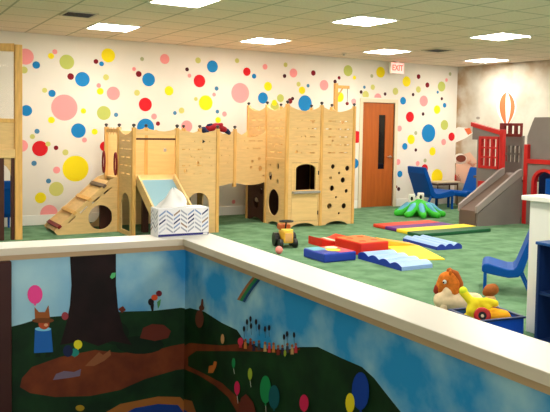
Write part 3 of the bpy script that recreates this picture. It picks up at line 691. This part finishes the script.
MB(LR).box((lu-.99, lv-.05, 1.03), (lu-.045, lv+.40, 1.14), M_wood, bev=.004).build('deck', LR)
MB(LR).plate([(0, 1.03), (.0, .8), (.3, .8)]+[(.56-.26*cos(pi*i/10), .8+.2*sin(pi*i/10)) for i in range(1, 10)]+[(.82, .8), (.86, .8), (.86, 1.03)], [], .02, M_wood, frame((lu-.905, lv, 0), (lu-.045, lv, 0))[0]).build('arch_panel', LR)
MB(LR).plate([(0, 1.14), (.56, 1.14)]+[(x, z) for x, z in scal(.56, 2.0, .1)], slots(.56, [1.3, 1.5, 1.7], 0), .018, M_wood2, frame((lu-.95, lv+.04, 0), (lu-.95, lv+.60, 0))[0] @ Matrix.Scale(.45, 4, (1, 0, 0))).build('side_panel', LR)

# ------------------------------------------------------------------ blue chairs
def make_chair(label):
    t = thing('lounge_chair', label, 'chair', (0, 0, 0), 'blue chairs')
    top = [(.37, .285), (.34, .312), (.29, .318), (.18, .295), (.06, .272), (-.02, .275), (-.055, .305), (-.095, .39), (-.19, .60), (-.23, .69), (-.25, .71)]
    bot = [(-.285, .70), (-.275, .60), (-.19, .40), (-.135, .25), (-.08, .195), (.04, .18), (.18, .195), (.33, .215), (.37, .23)]
    b = MB(); X = Matrix(((1, 0, 0, 0), (0, 0, -1, 0), (0, 1, 0, 0), (0, 0, 0, 1)))
    b.plate(top+bot, [], .46, M_blue, X)
    o = b.build('seat_shell', t); md = o.modifiers.new('bevel', 'BEVEL'); md.width = .018; md.segments = 3; md.limit_method = 'ANGLE'; md.angle_limit = radians(50)
    for sx_, lean in ((.33, .0), (-.1, -.14)):
        for sy_ in (-1, 1):
            b = MB(); b.box((-.018, -.014, 0), (.018, .014, .24), M_blue, Matrix.Translation((sx_, sy_*.205, 0)) @ Matrix(((1, 0, -lean/.24 if lean else 0, lean), (0, 1, 0, 0), (0, 0, 1, 0), (0, 0, 0, 1))) if lean else Matrix.Translation((sx_, sy_*.205, 0)), bev=.004)
            b.build('leg', t)
    return t
ch = make_chair('blue chair with its back to the dotted wall corner side, left of the small table')
ch['label'] = 'blue reclining chair behind the green octopus, left of the small table'
ch.location = (9.17, 9.98, 0); ch.rotation_euler = (0, 0, radians(-4)); ch.scale = (1.12,)*3
c2 = clone(ch); c2['label'] = 'blue reclining chair right of the small table, half hidden by the grey slide'; c2.scale = (1.08,)*3; c2.location = (10.06, 9.80, 0); c2.rotation_euler = (0, 0, radians(184))
c3 = clone(ch); c3['label'] = 'blue chair nearest the camera, beside the white low wall'; c3.scale = (.70, .87, .87); c3.location = (5.13, 4.458, 0); c3.rotation_euler = (0, 0, math.atan2(.779, -.704))
c4 = clone(ch); c4['label'] = 'blue chair seen under the wooden loft at the left edge'; c4.scale = (1,)*3; c4.location = (1.56, 10.08, 0); c4.rotation_euler = (0, 0, pi/2)

# small table between the far chairs
t = thing('low_table', 'small low table with a pale top between two blue chairs in the corner', 'table', (9.88, 10.33, 0))
MB().box((-.3, -.14, .44), (.3, .14, .475), mat('table_top', (206, 186, 152), .4), bev=.006).build('tabletop', t)
for a in (-.26, .26):
    for c in (-.11, .11): MB().cyl((a, c, 0), (a, c, .44), .014, mat('table_leg', (84, 58, 40), .5)).build('leg', t)
MB().box((-.27, -.12, .40), (.27, .12, .44), mat('table_leg', (84, 58, 40), .5)).build('apron', t)

# ------------------------------------------------------------------ octopus seat
OC = (8.22, 9.17)
t = thing('octopus_toy', 'green toy octopus with blue striped tentacles on the carpet before the blue chairs', 'toy', (*OC, 0))
t.rotation_euler = (0, 0, -.55)
M_og = mat('octopus_green', (52, 176, 44), .6, .3, noise=.1, scale=6); M_ob = mat('octopus_blue', (92, 160, 190), .6)
chains = [[((0, 0, .1), .12), ((0, 0, .2), .1)]]
strp = []
for k in range(9):
    a = 2*pi*k/9-pi/2; ca, sa = cos(a), sin(a)
    chains.append([((ca*.06, sa*.06, .2), .07), ((ca*.18, sa*.18, .15), .075), ((ca*.3, sa*.3, .07), .07), ((ca*.4, sa*.4, .05), .05)])
    strp.append([((ca*.13, sa*.13, .205), .04), ((ca*.21, sa*.21, .176), .055), ((ca*.3, sa*.3, .105), .052), ((ca*.37, sa*.37, .08), .034)])
blob('body', chains, M_og, t, .013)
for s_ in strp: blob('tentacle_stripe', [s_], M_ob, t, .009)['label'] = 'pale blue stripe'
for y_, z_ in ((.02, .33), (-.13, .30)):
    b = MB(); b.box((y_-.055, -.035, z_-.09), (y_+.055, .035, z_+.07), mat('eye_white', (220, 218, 208), .5), bev=.015)
    e_ = b.build('eye', t); e_['label'] = 'white block eye'
    MB().ball((y_-.005, -.036, z_+.0), (.024, .008, .036), M_black, 10).build('pupil', e_)

# ------------------------------------------------------------------ folding mat with four colours
t = thing('folding_mat', 'long folding floor mat in red, purple, yellow and green stripes', 'gym mat', (7.25, 7.83, 0))
MC = [((220, 62, 38), 'red', 6.62, 7.72, 8.12), ((92, 34, 120), 'purple', 6.62, 7.74, 7.84), ((238, 206, 40), 'yellow', 6.6, 7.92, 7.56), ((16, 84, 50), 'green', 6.56, 7.92, 7.28)]
for c, n_, u0, u1, v in MC:
    MB(t).box((u0, v+.004, 0), (u1, v+.276, .05), mat('mat_'+n_, c, .45, .4), bev=.012).build('mat_panel', t)['label'] = n_+' panel'

# ------------------------------------------------------------------ foam climbing blocks
M_fr = mat('foam_red', (216, 34, 18), .4, .4); M_fo = mat('foam_orange', (244, 108, 40), .4, .4); M_fy = mat('foam_yellow', (244, 208, 34), .4, .4); M_fb = mat('foam_blue', (26, 56, 160), .4, .4); M_fl = mat('foam_pale_blue', (136, 168, 216), .4, .4); M_fa = mat('foam_amber', (246, 178, 48), .4, .4)
M_ft = mat('foam_teal', (96, 170, 190), .4, .4); M_fp = mat('foam_pink', (214, 60, 96), .4, .4); M_fc = mat('foam_cream', (232, 214, 190), .5)
# red block
t = thing('foam_block', 'tall red foam block with an orange top, the tallest of the foam pieces', 'foam block', (5.16, 6.76, 0), 'foam climbing blocks')
MB(t).box((4.955, 6.5, 0), (5.37, 7.02, .145), M_fr, bev=.012).build('block', t)
b = MB(t); b.plate(rect(4.965, 6.51, 5.36, 7.01), [ell(5.07, 6.62, .045), ell(5.26, 6.64, .045), ell(5.06, 6.86, .045), ell(5.25, 6.9, .045)], .004, M_fo, Matrix.Translation((0, 0, .147))); b.build('top_cover', t)['label'] = 'orange top with four round openings'
# blue activity block
t = thing('foam_block', 'blue foam block with coloured patches and a yellow disc on its top', 'foam block', (4.54, 6.53, 0), 'foam climbing blocks')
MB(t).box((4.33, 6.32, 0), (4.76, 6.75, .1), M_fb, bev=.014).build('block', t)
zt = .1006
def patch(name, pts, m, z, lab): MB(t).plate(pts, [], .003, m, Matrix.Translation((0, 0, z))).build(name, t)['label'] = lab
patch('patch', rect(4.345, 6.545, 4.54, 6.74), M_ft, zt, 'teal patch'); patch('patch', rect(4.545, 6.335, 4.745, 6.54), M_fp, zt, 'pink patch'); patch('patch', rect(4.545, 6.545, 4.745, 6.74), M_fr, zt, 'red patch'); patch('patch', rect(4.345, 6.335, 4.54, 6.54), M_fb, zt, 'blue patch')
patch('disc', ell(4.56, 6.49, .085), M_fy, zt+.003, 'yellow disc'); patch('disc', ell(4.63, 6.63, .075), M_fc, zt+.003, 'cream disc')
# low red block with a dip
t = thing('foam_block', 'low red foam block with a dip, behind the blue block beside the tall red one', 'foam block', (5.08, 7.36, 0), 'foam climbing blocks')
X = frame((4.9, 7.22, 0), (5.32, 7.22, 0))[0]
MB(t).plate([(0, 0), (.42, 0), (.42, .1)]+[(.42-.42*i/10, .1-.045*sin(pi*i/10)) for i in range(1, 10)]+[(0, .1)], [], .3, M_fr, X @ Matrix.Translation((0, 0, -.15))).build('block', t)
MB(t).plate([(.2, .0565), (.25, .058), (.25, .062), (.2, .0605)], [], .3, M_fc, X @ Matrix.Translation((0, 0, -.15))).build('strap', t)['label'] = 'cream strap'
# wavy pieces
def wavy(lab, O_, ax, ay, L, W, n, h0, h1):
    t = thing('foam_wave', lab, 'foam block', (*O_, 0), 'foam climbing blocks')
    ax, ay = Vector((*ax, 0)).normalized(), None
    ay = Vector((-ax.y, ax.x, 0))
    if True:
        N = n*10; prof = []
        for i in range(N+1):
            f = i/N; prof.append((f*L, h0+(h1-h0)*f+.032*abs(sin(pi*n*f))-.012))
    X = Matrix(((ax.x, 0, ay.x, 0), (ax.y, 0, ay.y, 0), (0, 1, 0, 0), (0, 0, 0, 1)))
    MB().plate([(0, 0), (L, 0)]+prof[::-1], [], W, M_fb, X @ Matrix.Translation((0, 0, W/2))).build('block', t)
    b = MB(); V = []; 
    for x, z in prof: V += [(x, z+.003, 0), (x, z+.003, W)]
    b.add(V, [(2*i, 2*i+2, 2*i+3, 2*i+1) for i in range(N)], M_fl, X)
    b.add([(L+.002, 0, 0), (L+.002, 0, W), (L+.002, prof[-1][1]+.003, W), (L+.002, prof[-1][1]+.003, 0)], [(0, 1, 2, 3)], M_fl, X)
    b.build('wave_top', t)['label'] = 'pale blue wavy top'
    return t
wavy('pale blue wavy foam mat with blue sides in front, nearest the white cap', (4.83, 6.38), (-.01, -.76), 0, .76, .42, 4, .07, .05)
wavy('pale blue wavy foam mat with blue sides behind, right of the yellow wedge', (6.06, 6.42), (.40, -.04), 0, .38, .72, 3, .05, .05)
# yellow wedge
t = thing('foam_mat', 'bright yellow thin foam mat lying between two wavy mats', 'foam block', (5.6, 6.35, 0), 'foam climbing blocks')
a_, b_, c_2, d_2 = (5.57, 6.78), (5.98, 6.66), (5.69, 5.9), (5.28, 6.03)
V = [(*a_, 0), (*b_, 0), (*c_2, 0), (*d_2, 0), (*a_, .03), (*b_, .03), (*c_2, .012), (*d_2, .012)]
o = MB(t).add(V, [(3, 2, 1, 0), (4, 5, 6, 7), (0, 1, 5, 4), (1, 2, 6, 5), (2, 3, 7, 6), (3, 0, 4, 7)], M_fy).build('wedge', t)
t = thing('foam_wedge', 'amber yellow foam wedge behind the bright yellow mat, right of the red block', 'foam block', (5.75, 6.95, 0), 'foam climbing blocks')
V = [(5.55, 6.79, 0), (6.0, 6.69, 0), (6.04, 6.93, 0), (5.6, 7.05, 0), (5.55, 6.79, .10), (6.0, 6.69, .025), (6.04, 6.93, .025), (5.6, 7.05, .10)]
MB(t).add(V, [(3, 2, 1, 0), (4, 5, 6, 7), (0, 1, 5, 4), (1, 2, 6, 5), (2, 3, 7, 6), (3, 0, 4, 7)], M_fa).build('wedge', t)

# ------------------------------------------------------------------ ride-on toy tractor
t = thing('toy_tractor', 'yellow ride-on toy tractor with black wheels in front of the wooden tower', 'toy tractor', (4.50, 7.42, 0), rz=-.25)
M_ty = mat('toy_yellow', (236, 178, 56), .4, .4); M_to = mat('toy_orange', (190, 92, 36), .4, .4)
MB().box((-.06, -.13, .06), (.06, .12, .2), M_ty, bev=.015).build('hood', t)
MB().box((-.045, -.137, .08), (.045, -.128, .185), mat('toy_grille', (214, 160, 96), .5), bev=.003).build('grille', t)
MB().box((-.065, -.1, .2), (.065, -.0, .225), mat('toy_pale_yellow', (246, 214, 96), .4), bev=.006).build('hood_top', t)
MB().box((-.07, .02, .2), (.07, .16, .27), M_to, bev=.012).build('seat', t)
for sx_ in (-1, 1):
    MB().cyl((sx_*.075, .07, .085), (sx_*.135, .07, .085), .085, M_black, n=20).build('rear_wheel', t)
    MB().cyl((sx_*.07, -.09, .055), (sx_*.115, -.09, .055), .055, M_black, n=20).build('front_wheel', t)
b = MB(); b.cyl((0, .02, .22), (0, -.01, .315), .01, M_black); b.build('steering_column', t)
MB().lathe([(.065, -.007), (.09, -.007), (.09, .007), (.065, .007), (.065, -.007)], M_black, Matrix.Translation((0, -.012, .318)), 20).box((-.07, -.022, .311), (.07, -.002, .325), M_black).build('steering_wheel', t)

o = MB().ball((0, 0, .045), .045, mat('ball_pink', (240, 138, 130), .5), 20).build('toy_ball', None, (4.17, 7.02, 0)); tag(o, 'small pink ball on the carpet in front of the toy tractor', 'ball')
o = MB().lathe([(.0, 0), (.08, 0), (.085, .01), (.06, .02), (0, .02)], mat('toy_lime', (132, 186, 66), .5)).build('toy_disc', None, (4.0, 7.2, 0)); tag(o, 'flat lime green toy disc left of the pink ball', 'toy')

# ------------------------------------------------------------------ rocking horse
FWD = math.atan2(.717, -.74)
t = thing('rocking_horse', 'soft rocking horse with orange head and cream body beyond the white cap', 'rocking horse', (3.99, 4.03, 0), rz=FWD)
M_ho = mat('horse_orange', (206, 112, 40), .9, .1, noise=.15, scale=40); M_hc = mat('horse_cream', (222, 196, 160), .9, .1, noise=.06, scale=30)
blob('body', [[((.08, 0, .13), .075), ((-.06, 0, .12), .08), ((-.16, 0, .13), .075)], [((.06, 0, .12), .06), ((.03, 0, .2), .062)]], M_hc, t, .009)
hd = blob('head', [[((.015, 0, .2), .058), ((.005, 0, .27), .056), ((.035, 0, .315), .052), ((.07, 0, .30), .05), ((.095, 0, .25), .042), ((.105, 0, .215), .036)]], M_ho, t, .008); hd['label'] = 'orange head'
blob('muzzle', [[((.115, 0, .225), .035), ((.128, 0, .2), .029)]], mat('horse_muzzle', (140, 40, 22), .8), hd, .007)['label'] = 'dark red muzzle'
for sy_ in (-1, 1):
    b = MB(); b.ball((.07, sy_*.046, .285), (.015, .008, .018), mat('eye_white', (220, 218, 208), .5)); b.ball((.078, sy_*.055, .281), (.007, .004, .008), M_black, 10); b.build('eye', hd)
    b = MB(); b.ball((.03, sy_*.045, .36), (.013, .012, .022), M_ho, 10); b.build('ear', hd)
    b = MB(); b.tube([(.2, sy_*.085, .05), (.1, sy_*.085, .018), (-.05, sy_*.085, .014), (-.18, sy_*.085, .02), (-.26, sy_*.085, .055)], .014, M_wood); b.build('rocker', t)
    for x_ in (.07, -.13): MB().cyl((x_, sy_*.05, .1), (x_+.01, sy_*.083, .02), .03, M_hc, .022).build('leg', t)
b = blob('mane', [[((-.045, 0, .21), .022), ((-.05, 0, .27), .024), ((-.015, 0, .345), .024), ((.04, 0, .365), .022)]], mat('horse_mane', (170, 84, 30), .9), hd, .007)

# ------------------------------------------------------------------ toys in and by the blue bin
t = thing('storage_bin', 'low blue plastic toy bin on the carpet beside the white low wall', 'toy bin', (3.877, 3.585, 0), rz=-.155)
b = MB(); w_, l_ = .195, .165
for a, c in (((-w_, -l_, .012), (w_, -l_+.014, .15)), ((-w_, l_-.014, .012), (w_, l_, .15)), ((-w_, -l_+.014, .012), (-w_+.014, l_-.014, .15)), ((w_-.014, -l_+.014, .012), (w_, l_-.014, .15)), ((-w_, -l_, 0), (w_, l_, .014))): b.box(a, c, M_bin)
b.build('tub', t)
b = MB()
for a, c in (((-w_-.012, -l_-.012, .14), (w_+.012, -l_+.016, .155)), ((-w_-.012, l_-.016, .14), (w_+.012, l_+.012, .155)), ((-w_-.012, -l_+.016, .14), (-w_+.016, l_-.016, .155)), ((w_-.016, -l_+.016, .14), (w_+.012, l_-.016, .155))): b.box(a, c, M_navy, bev=.004)
b.build('rim', t)
o = blob('toy_cushion', [[((-.06, 0, .0), .05), ((.0, .01, .01), .06), ((.07, .0, .005), .052), ((.12, -.01, -.01), .022)]], mat('cushion_amber', (244, 170, 26), .7, .2, noise=.05, scale=12)); o.location = (3.91, 3.545, .125); o.rotation_euler = (0, 0, -.55); tag(o, 'amber yellow soft toy lying in the blue bin', 'soft toy')
M_yy = mat('plush_yellow', (238, 218, 44), .8, .15, noise=.05, scale=14)
o = blob('plush_doll', [[((0, 0, .05), .055), ((.02, 0, .13), .062), ((.01, 0, .19), .05)], [((.02, .0, .18), .04), ((.075, 0, .24), .034), ((.105, 0, .275), .036)], [((-.01, 0, .2), .036), ((-.08, 0, .215), .03), ((-.15, 0, .2), .03)], [((-.02, 0, .2), .03), ((-.1, .02, .165), .026)], [((.02, 0, .09), .045), ((.09, 0, .05), .038), ((.12, -.01, .035), .034)], [((0, 0, .06), .045), ((-.05, -.04, .035), .035)]], M_yy, None, .009)
o.scale = (.88,)*3; o.location = (3.84, 3.65, .045); o.rotation_euler = (0, 0, FWD); tag(o, 'yellow soft toy with outstretched limbs in the blue bin, nearest the rocking horse', 'soft toy')
o2 = blob('paw', [[((.105, 0, .285), .037)]], mat('plush_lime', (206, 214, 40), .8), o, .008); o2['label'] = 'lime tipped paw'
t = blob('plush_bear', [[((0, 0, .06), .06), ((0, 0, .14), .05)], [((.03, .0, .11), .03), ((.07, 0, .06), .03)], [((-.03, 0, .11), .03), ((-.06, 0, .06), .03)]], mat('plush_beige', (206, 166, 120), .9, .1, noise=.06, scale=20), None, .009)
t.scale = (.92,)*3; t.location = (4.28, 3.92, .0); t.rotation_euler = (0, 0, FWD); tag(t, 'beige soft toy with brown hair behind the yellow soft toy', 'soft toy')
blob('hair', [[((0, 0, .225), .055), ((-.02, 0, .235), .05)], [((.03, 0, .22), .035), ((.04, 0, .2), .03)]], mat('plush_brown', (150, 88, 44), .9, .1, noise=.15, scale=30), t, .008)['label'] = 'brown hair'
t = thing('toy_steering_ring', 'red toy ring with a dark hub in the near corner of the blue bin', 'toy', (3.785, 3.535, .09), rz=FWD+pi)
t.scale = (.72,)*3
XW = Matrix.Translation((0, 0, .09)) @ Matrix.Rotation(radians(78), 4, 'X')
MB().lathe([(.04, -.02), (.07, -.025), (.082, -.01), (.082, .01), (.07, .025), (.04, .02)], M_red, XW, 24).build('tyre', t)
b = MB(); b.cyl((0, 0, -.018), (0, 0, .018), .042, M_black, X=XW, n=20); b.build('hub', t)['label'] = 'black hub'
MB().cyl((0, 0, -.024), (0, 0, .024), .015, M_hc, X=XW, n=14).build('axle_cap', t)

# ------------------------------------------------------------------ navy bookcase
t = thing('bookcase', 'navy blue open bookcase in front of the white low wall at the right edge', 'bookcase', (4.07, 2.65, 0))
u0, u1, v0, v1, zt = 3.95, 4.19, 2.1, 3.22, .72
MB(t).box((u1-.015, v0, 0), (u1, v1, zt-.02), M_navy).build('back_panel', t)
for v in (v0, v1-.02, (v0+v1)/2-.01): MB(t).box((u0, v, 0), (u1-.015, v+.02, zt-.02), M_navy).build('side_panel', t)
MB(t).box((u0-.01, v0-.01, zt-.02), (u1, v1+.01, zt), mat('navy_top', (30, 74, 140), .35, .4), bev=.003).build('top', t)
for z in (.05, .38): 
    for a, c in ((v0+.02, (v0+v1)/2-.01), ((v0+v1)/2+.01, v1-.02)): MB(t).box((u0+.01, a, z-.02), (u1-.015, c, z), M_navy).build('shelf', t)

# ------------------------------------------------------------------ grey and red play castle with slide
K = thing('play_castle', 'grey plastic play castle with red posts and a slide under the balloon mural', 'play castle', (9.15, 8.0, 0))
KU = 9.15
def kp(pts, holes, th, m, name, u=KU, lab=None):
    """plate on a plane of constant u; local x = -v"""
    X = Matrix(((0, 0, -1, u), (-1, 0, 0, 0), (0, 1, 0, 0), (0, 0, 0, 1)))
    o = MB(K).plate([(-v, z) for v, z in pts], [[(-v, z) for v, z in h] for h in holes], th, m, X).build(name, K)
    if lab: o['label'] = lab
    return o
win = [(8.71, .84), (8.28, .84), (8.28, 1.38), (8.71, 1.38)]
kp([(8.76, 0), (8.23, 0), (8.23, 1.46), (8.88, 1.58), (8.88, 1.32), (8.76, 1.32)], [win], .05, M_grey, 'front_wall')
kp([(8.90, 1.55), (8.2, 1.40), (8.2, 1.47), (8.90, 1.62)], [], .09, M_red, 'roof_beam', KU-.005, 'red sloping beam')
hs = []
for i in range(3):
    for j in range(3):
        a = 8.655-i*.125; z = .885+j*.16
        hs.append([(a, z), (a-.085, z), (a-.085, z+.13), (a, z+.13)])
kp(win, hs, .07, M_red, 'window_frame', KU-.01, 'red window frame')
kp([(8.71, .28), (8.3, .28), (8.3, .62), (8.71, .62)], [], .06, M_red, 'lower_panel', KU-.01, 'red lower panel')
def kpost(v, h, u=KU): MB(K).box((u-.045, v-.035, 0), (u+.035, v+.035, h), M_red, bev=.008).build('post', K)['label'] = 'red post'
kpost(8.225, 1.5); kpost(7.715, 1.27); kpost(7.715, 1.27, 10.0) ; kpost(8.88, 1.4, 10.0)
# back wall with battlement and barred window
bars = []
for j in range(2):
    for i in range(4):
        a = 8.74-i*.09; z0, z1 = (.94, 1.08) if j == 0 else (1.1, 1.24)
        w_ = .055
        bars.append([(a, z0), (a-w_, z0), (a-w_, z1-.02), (a-w_/2, z1), (a, z1-.02)])
kp([(8.9, 0), (8.35, 0), (8.35, 1.4), (8.9, 1.4)], bars, .05, M_grey, 'back_wall', 9.8)
bt = [[(8.74-i*.13, 1.43), (8.66-i*.13, 1.43), (8.66-i*.13, 1.57), (8.74-i*.13, 1.57)] for i in range(3)]
kp([(8.85, 1.38), (8.38, 1.38), (8.38, 1.615), (8.85, 1.615)], bt, .05, mat('castle_dark_red', (110, 26, 24), .45), 'battlement', 9.78, 'dark red battlement')
MB(K).box((KU, 7.75, .66), (9.8, 8.85, .70), M_greyd).build('platform', K)
# right wing
kp([(7.70, 0), (7.0, 0), (7.0, .99), (7.70, .99)], [[(7.56, 0.02), (7.12, .02), (7.12, .68)]+[(7.34-.22*cos(pi*i/10), .68+.2*sin(pi*i/10)) for i in range(1, 10)]+[(7.56, .68)]], .05, M_grey, 'wing_wall')
ar = lambda r: [(7.34+r, .02), (7.34+r, .68)]+[(7.34+r*cos(pi*i/10), .68+r*.92*sin(pi*i/10)) for i in range(1, 10)]+[(7.34-r, .68), (7.34-r, .02)]
kp([(7.34+.24, .015)]+ar(.24)[1:-1]+[(7.34-.24, .015)], [ar(.19)], .08, M_red, 'arch_trim', KU-.01, 'red arch trim')
kp([(7.70, .97), (6.95, .97), (6.95, 1.04), (7.70, 1.04)], [], .08, M_red, 'wing_beam', KU-.01, 'red beam')
kp([(7.72, 1.04), (6.9, 1.04), (6.9, 1.70), (7.62, 1.70), (7.66, 1.62), (7.75, 1.40), (7.75, 1.27)], [], .05, M_grey, 'tall_panel', KU+.05)
MB(K).box((KU+.25, 7.0, 0), (KU+.32, 7.68, 1.0), M_navy).build('inner_panel', K)['label'] = 'navy inner panel'
MB(K).cyl((KU+.12, 7.32, .45), (KU+.12, 7.32, .74), .1, M_blue, n=20).build('crawl_tube', K)['label'] = 'blue tube'
# slide
sx0, sz0, sx1, sz1 = 8.12, .235, 9.1, .80
def kv(pts, v, th, m, name, lab=None):
    X = Matrix(((1, 0, 0, 0), (0, 0, 1, v), (0, 1, 0, 0), (0, 0, 0, 1)))
    o = MB(K).plate(pts, [], th, m, X).build(name, K)
    if lab: o['label'] = lab
rail = [(sx0, sz0-.03), (sx1+.0, sz1-.03), (sx1, sz1+.075), (sx1-.1, sz1+.04), (sx0, sz0+.075)]
for v in (8.14, 7.78):
    kv(rail, v, .045, M_greyl, 'slide_rail')
    kv([(sx0+.02, 0), (sx1, 0), (sx1, sz1-.04), (sx0+.02, sz0-.04)], v, .03, M_grey, 'slide_skirt')
V = [(sx0, 7.80, sz0), (sx0, 8.12, sz0), (sx1+.05, 8.12, sz1), (sx1+.05, 7.80, sz1)]
MB(K).add(V+[(x, y, z-.03) for x, y, z in V], [(0, 3, 2, 1), (4, 5, 6, 7), (0, 1, 5, 4), (1, 2, 6, 5), (2, 3, 7, 6), (3, 0, 4, 7)], M_greyd).build('slide_bed', K)['label'] = 'brown grey slide bed'
MB(K).box((sx0, 7.795, 0), (sx0+.03, 8.125, sz0-.03), M_greyd).build('slide_foot', K)

# ------------------------------------------------------------------ light and look
w = bpy.data.worlds.new('world'); S.world = w; w.use_nodes = True
w.node_tree.nodes['Background'].inputs[0].default_value = (1, .95, .88, 1); w.node_tree.nodes['Background'].inputs[1].default_value = .85
S.view_settings.view_transform = 'Standard'; S.view_settings.look = 'None'; S.view_settings.gamma = 1; S.view_settings.exposure = 1.6
